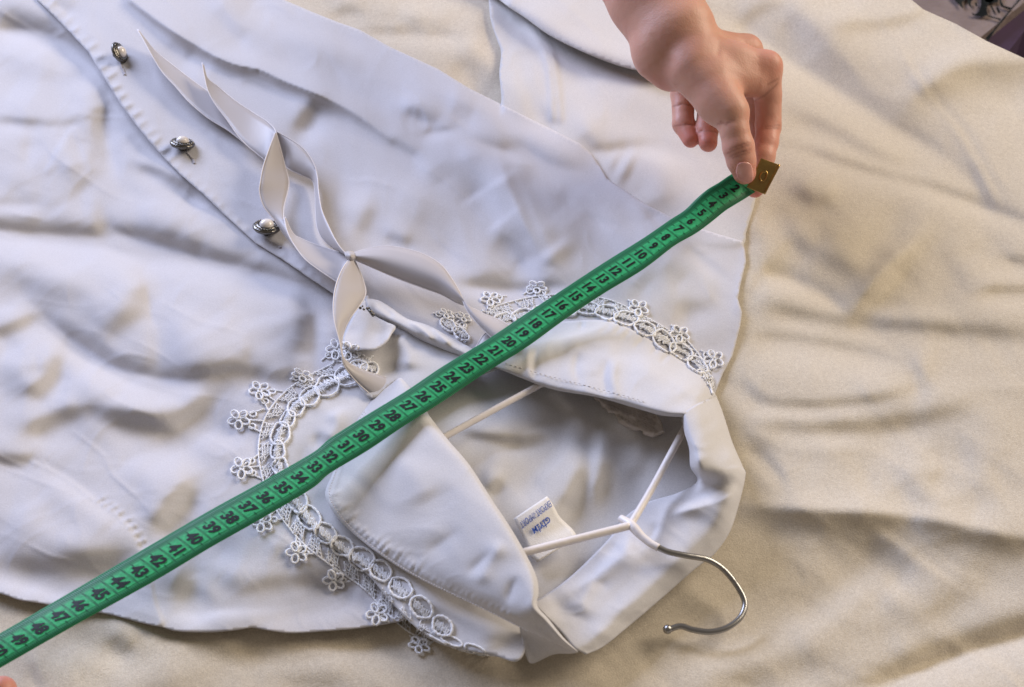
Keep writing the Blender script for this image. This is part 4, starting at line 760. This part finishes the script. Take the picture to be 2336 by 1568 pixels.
# ---- neck tag with its print
tagL = [(1172, 1183, 19), (1180, 1200, 18), (1192, 1224, 16), (1203, 1246, 15), (1212, 1268, 14), (1226, 1282, 13.5)]
tagR = [(1248, 1132, 20), (1262, 1152, 19), (1276, 1178, 16), (1294, 1196, 13.5), (1308, 1210, 13.5), (1318, 1226, 13)]
tagM = [((a[0] + b[0]) / 2, (a[1] + b[1]) / 2, (a[2] + b[2]) / 2 + 1.2) for a, b in zip(tagL, tagR)]
tg = surf([tagL, tagM, tagR], 24, 12)
tag_o = loft('neck_tag', [tagL, tagM, tagR], 24, 12, M_label, blouse, thick=.0005, register=False)
def tag_h(x, y):
    q = tg.reshape(-1, 3); return np.array([q[np.argsort((q[:, 0] - a)**2 + (q[:, 1] - b)**2)[:3], 2].mean() for a, b in zip(x, y)])
for body, c, ln, ht, off in (('EXPORT-IMPORT', (1222, 1174), 86, 17, .0), ('G\u0130Y\u0130M', (1236, 1200), 48, 21, .03)):
    v, f = text_mesh(body, off); v = v / (v.max(0) - v.min(0)) * (ln, ht)
    d = np.array([-.80, .60]); u = np.array([.40, .80]); q = np.array(c) + v[:, :1] * d + v[:, 1:] * u
    link('tag_print', mesh('tag_print', P(q[:, 0], q[:, 1], tag_h(q[:, 0], q[:, 1]) / 1000 + .0007), f), M_blue, tag_o, False)

# ================================================================== clothes hanger
hg = empty('clothes_hanger', P(1439, 1198, .02))
tag(hg, 'white coated wire clothes hanger with grey steel hook inside the blouse neck', 'hanger')
def rod(name, pts, r, mat, sides=12, n=None, rf=None):
    p = catmull(pts, n or len(pts) * 8); return MB().add(tube(P(p[:, 0], p[:, 1], np.where(p[:, 2] > 12, flat_h(p[:, 2]) + 1, p[:, 2]) / 1000), r, sides, rfun=rf)).build(name, mat, hg)
rod('arm', [(1439, 1199, 29), (1320, 1229, 32), (1201, 1259, 34), (1120, 1280, 33)], .0021, M_plastic)
rod('arm', [(1436, 1202, 28), (1490, 1110, 28), (1541, 1016, 28), (1580, 945, 27)], .0020, M_plastic)
rod('bar', [(960, 1028, 26), (1016, 996, 26), (1120, 939, 26), (1230, 879, 26), (1300, 840, 25)], .0019, M_plastic)
rod('neck', [(1416, 1183, 25), (1428, 1190, 27), (1442, 1200, 29), (1462, 1222, 29), (1484, 1240, 29), (1502, 1250, 29)], .0022, M_plastic, rf=lambda t: .9 + .25 * math.exp(-((t - .35) / .2)**2))
rod('hook', [(1497, 1247, 29), (1524, 1259, 28), (1567, 1268, 26), (1614, 1277, 22), (1650, 1299, 16), (1682, 1338, 11), (1699, 1374, 8), (1693, 1402, 7), (1675, 1422, 7), (1650, 1436, 7), (1617, 1442, 7), (1581, 1437, 7), (1553, 1429, 7), (1527, 1436, 7)], .00155, M_steel, n=90)
MB().add(ball(P(1523, 1436, .0072), .0024, 12, 8)).build('hook_tip', M_steel, hg)

# ================================================================== tape measure
tm = empty('tape_measure', P(850, 980, .035))
tag(tm, 'green tape measure with black centimetre numbers stretched diagonally across the blouse', 'tape measure')
NUM = np.array([(0.2, 1731, 400), (1, 1706, 416), (2, 1680, 434), (3, 1655, 452), (4, 1630, 472), (5, 1603, 490), (6, 1577, 507), (7, 1549, 526), (8, 1521, 545), (10, 1466, 586), (13, 1381, 642), (16, 1291, 705), (19, 1197, 765), (22, 1100, 823), (25, 1000, 884), (28, 898, 951), (31, 788, 1019), (34, 678, 1086), (37, 563, 1157),
                (40, 443, 1229), (43, 318, 1303), (46, 184, 1383), (49, 48, 1463), (51, -46, 1518), (54, -195, 1606)], float)
UE = catmull([(1735, 362), (1668, 398), (1639, 418), (1614, 432), (1585, 457), (1560, 482), (1531, 500), (1467, 544), (1380, 598), (1287, 659), (1200, 716), (1107, 778), (1010, 836), (927, 892), (840, 945), (747, 1004), (720, 1029), (600, 1098), (480, 1164), (360, 1234), (180, 1340), (0, 1445), (-150, 1530), (-330, 1632)], 400)
LE = catmull([(1790, 398), (1725, 437), (1697, 455), (1657, 479), (1632, 499), (1592, 529), (1560, 547), (1535, 562), (1467, 614), (1375, 670), (1287, 729), (1200, 792), (1107, 850), (1010, 915), (927, 967), (840, 1026), (747, 1082), (720, 1108), (600, 1180), (480, 1248), (360, 1320), (180, 1420), (0, 1523), (-150, 1608), (-330, 1710)], 400)
SS = np.arange(0.2, 53.01, .1)
cx = np.interp(SS, NUM[:, 0], NUM[:, 1]); cy = np.interp(SS, NUM[:, 0], NUM[:, 2])
def smooth1(a, n=6):
    for _ in range(n): b = np.pad(a, 2, mode='reflect', reflect_type='odd'); a = (b[:-4] + b[1:-3] + b[2:-2] + b[3:-1] + b[4:]) / 5
    return a
cx = smooth1(cx); cy = smooth1(cy)
def cross(E, c, d):
    # where the line c + t d meets polyline E
    n = np.array([-d[1], d[0]]); q = (E - c) @ n; i = np.where(q[:-1] * q[1:] <= 0)[0]
    if not len(i): return c
    i = i[np.argmin(np.abs((E[i] - c) @ d))]; t = q[i] / (q[i] - q[i + 1]); return E[i] + t * (E[i + 1] - E[i])
dirs = np.array([.79, .61])
TU = np.array([cross(UE, np.array([a, b]), dirs) for a, b in zip(cx, cy)]); TL = np.array([cross(LE, np.array([a, b]), dirs) for a, b in zip(cx, cy)])
TU = np.stack([smooth1(TU[:, 0], 3), smooth1(TU[:, 1], 3)], 1); TL = np.stack([smooth1(TL[:, 0], 3), smooth1(TL[:, 1], 3)], 1)
TH = np.interp(SS, [0, 3, 10, 20, 28, 36, 45, 53], [51, 50, 42, 36, 35, 34, 34, 35]); TH = smooth1(TH, 10)
KT = 6.7 / 37.4 * (1 - sm((SS - 1.5) / 7)); THU = TH + KT * (cy - TU[:, 1]); THL = TH + KT * (cy - TL[:, 1])
TWU = P(TU[:, 0], TU[:, 1], THU / 1000 + .0004 * np.sin(SS * .9)); TWL = P(TL[:, 0], TL[:, 1], THL / 1000 + .0005 * np.sin(SS * .7 + 1))
def tape_pt(s, w, lift=0.0):
    """point on the tape: s centimetres along, w across (0 upper edge, 1 lower edge)"""
    s = np.asarray(s, float); w = np.asarray(w, float)
    a = np.stack([np.interp(s, SS, TWU[:, k]) for k in range(3)], -1); b = np.stack([np.interp(s, SS, TWL[:, k]) for k in range(3)], -1)
    p = a + (b - a) * w[..., None]; p[..., 2] += lift + .0006 * (1 - (2 * w - 1)**2); return p
ws = np.linspace(0, 1, 9); sg, wg = np.meshgrid(np.arange(.3, 52.9, .2), ws); n1 = sg.shape[1]
idx = np.arange(sg.size).reshape(sg.shape); fq = np.stack([idx[:-1, :-1], idx[:-1, 1:], idx[1:, 1:], idx[1:, :-1]], -1).reshape(-1, 4)
strip = link('strip', mesh('strip', tape_pt(sg.ravel(), wg.ravel()), fq), M_tape, tm); fixup(strip); solid(strip, .0006)
def quad_s(mb, s0, s1, w0, w1, lift, k=3):
    sq = np.linspace(s0, s1, k); a = tape_pt(sq, np.full(k, w0), lift); b = tape_pt(sq, np.full(k, w1), lift)
    mb.add((np.vstack([a, b]), [(i, k + i, k + i + 1, i + 1) for i in range(k - 1)]))
cells = MB(); ticks = MB()
for s in range(1, 53):
    cells_w = (.27, .80)
    for wa, wb in ((.27, .40), (.40, .53), (.53, .66), (.66, .80)): quad_s(cells, s - .44, s + .44, wa, wb, .00012, 4)
    quad_s(ticks, s + .485, s + .512, .24, .84, .00016, 2); quad_s(ticks, s - .03, s + .03, .25, .34, .00020, 2); quad_s(ticks, s - .03, s + .03, .76, .82, .00020, 2)
    for m in range(10):
        t = s + .5 + m * .1
        quad_s(ticks, t - .018, t + .018, .02, .20 + (.03 if m % 5 == 0 else 0), .00016, 2); quad_s(ticks, t - .018, t + .018, .86 - (.03 if m % 5 == 0 else 0), .985, .00016, 2)
cells.build('printed_cell', M_cell, tm, False); ticks.build('tick_marks', M_tick, tm, False)
for s in range(2, 53):
    v, f = text_mesh(str(s), .042, 2)
    hgt = v[:, 1].max() - v[:, 1].min(); v = v / hgt * .66                      # cm
    v[:, 0] *= .92
    link('numeral', mesh('numeral', tape_pt(s - v[:, 1], .535 + v[:, 0] / 1.98, .00034), f), M_ink, tm, False)
# brass end clip, folded over the end of the tape
def plate(corners, hs, th, n=6):
    c = np.array(corners, float); u = np.linspace(0, 1, n); g = []
    for b in u:
        for a in u:
            q = (c[0] * (1 - a) + c[1] * a) * (1 - b) + (c[3] * (1 - a) + c[2] * a) * b; h = (hs[0] * (1 - a) + hs[1] * a) * (1 - b) + (hs[3] * (1 - a) + hs[2] * a) * b
            g.append(P(q[0], q[1], h / 1000))
    i = np.arange(n * n).reshape(n, n); f = np.stack([i[:-1, :-1], i[:-1, 1:], i[1:, 1:], i[1:, :-1]], -1).reshape(-1, 4); return g, f
v, f = plate([(1736, 361), (1777, 376), (1742, 443), (1703, 428)], [64, 61.5, 49.5, 52], .001)
clip = link('end_clip', mesh('end_clip', v, f), M_brass, tm); fixup(clip); solid(clip, .0011, 0); bv = clip.modifiers.new('bev', 'BEVEL'); bv.width = .0003; bv.segments = 2
a_, b_ = P(1778, 376, .0616), P(1743, 443, .0496)
MB().add(tube([a_ + (b_ - a_) * t for t in np.linspace(0, 1, 12)], .0008, 8)).build('clip_rim', M_brass, clip)
ev = ellipse((1742, 403), 7, 12, .42, 20); MB().add(tube(P(ev[:, 0], ev[:, 1], (56.5 + (403 - ev[:, 1]) * .18 + .7) / 1000), .0007, 8, True)).build('eyelet', M_brass, clip)

# ================================================================== hands
def surface_nets(D, o, c):
    nx, ny, nz = D.shape; S = D < 0
    cs = [(i, j, k) for i in (0, 1) for j in (0, 1) for k in (0, 1)]
    sl = lambda A, i, j, k: A[i:nx - 1 + i, j:ny - 1 + j, k:nz - 1 + k]
    cnt = sum(sl(S, *q).astype(np.int8) for q in cs); act = (cnt > 0) & (cnt < 8)
    I = np.argwhere(act); vid = -np.ones(act.shape, int); vid[act] = np.arange(len(I))
    acc = np.zeros((len(I), 3)); num = np.zeros(len(I))
    for q in cs:
        for ax in range(3):
            if q[ax]: continue
            r = list(q); r[ax] = 1
            a = D[I[:, 0] + q[0], I[:, 1] + q[1], I[:, 2] + q[2]]; b = D[I[:, 0] + r[0], I[:, 1] + r[1], I[:, 2] + r[2]]
            m = (a < 0) != (b < 0); t = np.where(m, a / np.where(m, a - b, 1), 0)
            p = np.tile(np.array(q, float), (len(I), 1)); p[:, ax] += t; acc[m] += p[m]; num[m] += 1
    V = o + c * (I + acc / num[:, None])
    F = []
    for ax in range(3):
        b, d = [(1, 2), (2, 0), (0, 1)][ax]
        lo = [slice(0, n - 1) if i == ax else slice(1, n - 1) for i, n in enumerate(D.shape)]; hi = list(lo); hi[ax] = slice(1, D.shape[ax])
        A = S[tuple(lo)]; B = S[tuple(hi)]; E = np.argwhere(A != B)
        if not len(E): continue
        st = A[tuple(E.T)]; base = E + [0 if i == ax else 1 for i in range(3)]
        def vv(db, dd):
            q = base.copy(); q[:, b] -= db; q[:, d] -= dd; return vid[tuple(q.T)]
        quad = np.stack([vv(1, 1), vv(0, 1), vv(0, 0), vv(1, 0)], 1); quad[~st] = quad[~st][:, ::-1]; F.append(quad)
    return V, np.vstack(F)
def smin(a, b, k): h = np.maximum(k - np.abs(a - b), 0) / k; return np.minimum(a, b) - h * h * k * .25
class Sdf:
    def __init__(s, lo, hi, c):
        s.o = np.array(lo, float); s.c = c; n = np.ceil((np.array(hi) - lo) / c).astype(int) + 1
        s.g = np.meshgrid(*[(lo[i] + c * np.arange(n[i])).astype(np.float32) for i in range(3)], indexing='ij')
    def chain(s, nodes, k):
        d = None
        for a, b in zip(nodes, nodes[1:]):
            A = np.array(a[:3]); B = np.array(b[:3]); ab = B - A; l2 = ab @ ab
            px, py, pz = s.g[0] - np.float32(A[0]), s.g[1] - np.float32(A[1]), s.g[2] - np.float32(A[2])
            t = np.clip((px * ab[0] + py * ab[1] + pz * ab[2]) / l2, 0, 1).astype(np.float32)
            q = np.sqrt((px - t * ab[0])**2 + (py - t * ab[1])**2 + (pz - t * ab[2])**2) - (a[3] + t * (b[3] - a[3]))
            q = q.astype(np.float32); d = q if d is None else smin(d, q, k)
        return d
# the right hand is modelled in axes level with the view: x right, y up, z towards the viewer, centimetres
ZP = float((P(1722, 420, .052) - CAM) @ FW) * 100 + .7
def HJ(zx, zy, dep, r):
    z = ZP - dep; return ((1345.5 + .298 * zx - 1168) / FOC * z, -(.298 * zy - 784) / FOC * z, dep, r)
def chain(l): return [HJ(*q) for q in l]
def hand_world(V): return (CAM + V[:, :1] / 100 * RT + V[:, 1:2] / 100 * UP + (ZP - V[:, 2:3]) / 100 * FW)
_pts = np.array(chain([(-450, -1500, -10, 3), (1500, 1550, 3, 1), (300, 600, -8, 1)]))
sd = Sdf((_pts[:, 0].min() - .5, _pts[:, 1].min() - .3, -12), (_pts[:, 0].max() + .5, _pts[:, 1].max() + 2.5, 3.4), .105)
body = None
for l in ([(-380, -1500, -11, 3.2), (200, -400, -4.6, 2.45), (427, 0, -2.5, 2.3), (600, 330, -1.3, 2.05), (640, 450, -1.2, 1.85)],
          [(-150, -1500, -11, 3.2), (430, -400, -4.6, 2.45), (573, 0, -2.5, 2.3), (690, 240, -1.2, 2.12), (760, 400, -.9, 1.8)],
          [(540, 420, -1.2, 1.65), (630, 520, -1.3, 1.28)],
          [(820, 430, -.3, 1.55), (1100, 480, -.5, 1.2), (1350, 512, -.7, .92)],
          [(800, 380, -1.6, 1.5), (1195, 392, -2.8, 1.0)], [(780, 400, -2.2, 1.4), (1100, 470, -4.3, .95)], [(740, 420, -2.4, 1.3), (980, 560, -5.4, .9)],
          [(790, 540, .2, 1.5), (1000, 790, 1.0, 1.25)], [(960, 600, .3, 1.35), (1250, 630, -.4, .9)]):
    q = sd.chain(chain(l), .5); body = q if body is None else smin(body, q, .75)
FING = [([(1000, 790, 1.0, 1.22), (1082, 870, 1.5, 1.06), (1108, 1000, 1.7, .86), (1138, 1125, 1.65, .93), (1160, 1230, 1.5, .86), (1184, 1324, 1.38, .70)], .8),
        ([(1350, 512, -.7, .92), (1366, 740, -1.2, .84), (1368, 960, -1.3, .80), (1352, 1090, -.8, .72), (1330, 1200, -.4, .69), (1264, 1440, .05, .60)], .5),
        ([(1195, 392, -2.8, 1.0), (1320, 860, -3.4, .85), (1290, 1130, -2.5, .72), (1245, 1290, -1.5, .6)], .4),
        ([(1100, 470, -4.3, .95), (930, 830, -5.0, .86), (893, 1000, -4.2, .74), (906, 1094, -3.5, .60)], .4),
        ([(980, 560, -5.4, .9), (712, 720, -5.6, .78), (716, 950, -4.7, .69), (772, 1068, -4.0, .55)], .4)]
tot = body
for l, k in FING: tot = np.minimum(tot, smin(body, sd.chain(chain(l), .22), k))
def groove(l, depth, w):
    global tot
    c = sd.chain([HJ(*q[:3], 0) for q in l], .01); tot = tot + np.float32(depth) * np.exp(-(c / w)**2)
CR = []
def groove_(l, d, w): CR.append([HJ(*q[:3], 0)[:3] for q in l]); groove(l, d, w)
groove_([(1062, 1168, 2.5), (1130, 1140, 2.6), (1215, 1112, 2.4)], 0.099, .09); groove_([(1085, 1190, 2.5), (1150, 1165, 2.5), (1225, 1150, 2.3)], 0.081, .08); groove_([(1075, 1140, 2.5), (1150, 1112, 2.6), (1205, 1092, 2.4)], 0.054, .07)
groove_([(985, 945, 2.2), (1040, 940, 2.6), (1100, 925, 2.6)], 0.090, .1); groove([(480, 280, .8), (600, 430, .9), (700, 560, .9)], 0.05, .25); groove([(985, 240, .4), (995, 330, .9), (975, 420, 1.2)], 0.04, .2)
groove_([(1230, 775, .2), (1340, 730, -.1), (1440, 640, -.2)], 0.090, .09); groove_([(640, 810, -4.6), (720, 800, -4.5), (790, 815, -4.6)], 0.090, .08); groove_([(650, 960, -3.9), (715, 950, -3.8), (790, 960, -4)], 0.090, .08); groove_([(835, 1010, -3.5), (900, 1005, -3.4), (970, 1012, -3.5)], 0.090, .08)
Vh, Fh = surface_nets(tot, sd.o, sd.c)
def largest(V, F):
    lab = np.arange(len(V))
    while True:
        m = lab[F].min(1); new = lab.copy(); np.minimum.at(new, F.ravel(), np.repeat(m, 4)); new = new[new]
        if (new == lab).all(): break
        lab = new
    k = np.bincount(lab).argmax(); keep = lab == k; idn = np.cumsum(keep) - 1; return V[keep], idn[F[keep[F[:, 0]]]]
Vh, Fh = largest(Vh, Fh)
# keep the visible length of forearm, smooth the sampling steps a little
M_skin = bpy.data.materials.new('skin'); M_skin.use_nodes = True
def skin_mat(m, red=0.0):
    nt = m.node_tree; b = nt.nodes['Principled BSDF']; at = nt.nodes.new('ShaderNodeAttribute'); at.attribute_name = 'blush'
    mx = nt.nodes.new('ShaderNodeMix'); mx.data_type = 'RGBA'; mx.inputs[6].default_value = (.63, .335, .24, 1); mx.inputs[7].default_value = (.62, .20, .15, 1)
    nz = nt.nodes.new('ShaderNodeTexNoise'); nz.inputs['Scale'].default_value = 42; nz.inputs['Detail'].default_value = 5
    m2 = nt.nodes.new('ShaderNodeMix'); m2.data_type = 'RGBA'; m2.inputs[7].default_value = (.58, .28, .205, 1); mr = nt.nodes.new('ShaderNodeMapRange'); mr.inputs[1].default_value = .45; mr.inputs[2].default_value = .75; mr.inputs[4].default_value = .8
    tc = nt.nodes.new('ShaderNodeTexCoord'); nt.links.new(tc.outputs['Object'], nz.inputs['Vector'])
    nt.links.new(at.outputs['Fac'], mx.inputs[0]); nt.links.new(mx.outputs[2], m2.inputs[6]); nt.links.new(nz.outputs['Fac'], mr.inputs[0]); nt.links.new(mr.outputs[0], m2.inputs[0])
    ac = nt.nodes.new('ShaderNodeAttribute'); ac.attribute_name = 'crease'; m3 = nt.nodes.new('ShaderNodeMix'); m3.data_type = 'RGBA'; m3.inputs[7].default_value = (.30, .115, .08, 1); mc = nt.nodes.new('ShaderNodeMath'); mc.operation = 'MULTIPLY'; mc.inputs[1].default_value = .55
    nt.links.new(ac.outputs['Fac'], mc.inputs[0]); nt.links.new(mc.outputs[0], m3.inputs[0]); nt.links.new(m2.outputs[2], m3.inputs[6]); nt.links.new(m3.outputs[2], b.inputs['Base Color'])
    b.inputs['Roughness'].default_value = .48; b.inputs['Specular IOR Level'].default_value = .4
    b.inputs['Subsurface Weight'].default_value = .25; b.inputs['Subsurface Radius'].default_value = (1, .35, .2); b.inputs['Subsurface Scale'].default_value = .004
    n1 = nt.nodes.new('ShaderNodeTexVoronoi'); n1.inputs['Scale'].default_value = 900; n2 = nt.nodes.new('ShaderNodeTexNoise'); n2.inputs['Scale'].default_value = 160; n2.inputs['Detail'].default_value = 4
    nt.links.new(tc.outputs['Object'], n1.inputs['Vector']); nt.links.new(tc.outputs['Object'], n2.inputs['Vector'])
    b1 = nt.nodes.new('ShaderNodeBump'); b1.inputs['Distance'].default_value = .00007; b2 = nt.nodes.new('ShaderNodeBump'); b2.inputs['Distance'].default_value = .0003
    nt.links.new(n1.outputs['Distance'], b1.inputs['Height']); nt.links.new(n2.outputs['Fac'], b2.inputs['Height']); nt.links.new(b1.outputs[0], b2.inputs['Normal']); nt.links.new(b2.outputs[0], b.inputs['Normal'])
skin_mat(M_skin)
def blush(ob, V, pts):
    a = ob.data.attributes.new('blush', 'FLOAT', 'POINT'); d = np.zeros(len(V))
    for c, r, k in pts: d = np.maximum(d, k * np.exp(-((V - np.array(c))**2).sum(1) / r**2))
    a.data.foreach_set('value', d.astype(np.float32))
hand = link('person', mesh('person', hand_world(Vh), Fh), M_skin)
smo = hand.modifiers.new('smooth', 'SMOOTH'); smo.factor = .5; smo.iterations = 2
tag(hand, 'bare forearm and hand pinching the brass end of the green tape', 'person')
blush(hand, Vh, [(HJ(906, 1100, -3.5, 0)[:3], 1.2, 1), (HJ(775, 1080, -4, 0)[:3], 1.2, 1), (HJ(1190, 1350, 1.8, 0)[:3], 1.0, .8), (HJ(1264, 1460, .1, 0)[:3], 1.3, 1), (HJ(1330, 1050, -.6, 0)[:3], 1.4, .55), (HJ(600, 620, -1, 0)[:3], 1.2, .5), (HJ(1380, 480, 0, 0)[:3], 1.3, .35), (HJ(1150, 1140, 2.4, 0)[:3], .9, .25)])
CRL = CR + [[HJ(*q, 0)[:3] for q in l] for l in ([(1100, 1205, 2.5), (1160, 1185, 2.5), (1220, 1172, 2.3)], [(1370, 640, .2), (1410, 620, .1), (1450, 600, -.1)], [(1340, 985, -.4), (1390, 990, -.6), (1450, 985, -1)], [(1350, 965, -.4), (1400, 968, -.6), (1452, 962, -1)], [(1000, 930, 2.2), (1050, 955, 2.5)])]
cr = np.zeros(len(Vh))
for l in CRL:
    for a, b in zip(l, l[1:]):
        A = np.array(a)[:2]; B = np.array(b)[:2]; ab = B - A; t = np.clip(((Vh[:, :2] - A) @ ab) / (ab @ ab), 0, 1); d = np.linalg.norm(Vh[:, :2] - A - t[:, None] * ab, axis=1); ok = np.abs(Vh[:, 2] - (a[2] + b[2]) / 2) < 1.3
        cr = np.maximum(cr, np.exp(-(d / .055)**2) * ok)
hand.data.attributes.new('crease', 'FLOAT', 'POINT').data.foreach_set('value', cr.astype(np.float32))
# thumb nail: lies on the thumb's surface
def sample(x, y, z):
    q = [np.clip((a - sd.o[i]) / sd.c, 0, tot.shape[i] - 1.01) for i, a in enumerate((x, y, z))]; i = [a.astype(int) for a in q]; f = [a - b for a, b in zip(q, i)]; r = 0
    for a in (0, 1):
        for b in (0, 1):
            for c in (0, 1): r = r + tot[i[0] + a, i[1] + b, i[2] + c] * (f[0] if a else 1 - f[0]) * (f[1] if b else 1 - f[1]) * (f[2] if c else 1 - f[2])
    return r
nv_, nu_ = 12, 12; pts = []
for j in range(nv_):
    v_ = -1 + 2 * j / (nv_ - 1)
    for i in range(nu_):
        u_ = -1 + 2 * i / (nu_ - 1); xx = u_ * math.sqrt(1 - .42 * v_ * v_); yy = v_ * math.sqrt(1 - .35 * u_ * u_)
        pts.append((1186 + 66 * xx + 12 * yy, 1322 + 74 * yy))
pts = np.array(pts); J = np.array([HJ(a, b, 2.0, 0)[:3] for a, b in pts]); zz = np.full(len(J), 3.2)
for _ in range(80): zz -= np.clip(sample(J[:, 0], J[:, 1], zz), -.05, .2) * .7
zz = np.maximum(zz, zz.max() - .5); J[:, 2] = zz + .035
i = np.arange(nu_ * nv_).reshape(nv_, nu_); f = np.stack([i[:-1, :-1], i[1:, :-1], i[1:, 1:], i[:-1, 1:]], -1).reshape(-1, 4)
M_nail = material('fingernail', (.72, .36, .30), .25, spec=.5, coat=.2)
nail = link('fingernail', mesh('fingernail', hand_world(J), f), M_nail, hand); solid(nail, .0004, 0)
# fingertip holding the other end of the tape
ZQ = float((P(10, 1560, .018) - CAM) @ FW) * 100
def HQ(px, py, dep, r): z = ZQ - dep; return ((px - 1168) / FOC * z, -(py - 784) / FOC * z, dep, r)
l = [HQ(*q) for q in ((-300, 1800, -1.5, 1.1), (-120, 1650, -.3, .95), (-30, 1592, 0, .85), (4, 1577, .1, .72))]
pq = np.array(l); sd2 = Sdf(pq[:, :3].min(0) - 1.3, pq[:, :3].max(0) + 1.3, .12)
V2, F2 = surface_nets(sd2.chain(l, .3), sd2.o, sd2.c)
W2 = CAM + V2[:, :1] / 100 * RT + V2[:, 1:2] / 100 * UP + (ZQ - V2[:, 2:3]) / 100 * FW
fing = link('person', mesh('person', W2, F2), M_skin); fing.modifiers.new('smooth', 'SMOOTH').iterations = 3
tag(fing, 'fingertip held under the far end of the green tape at the lower left corner', 'person'); blush(fing, V2, [(l[-1][:3], 2.5, .8)])
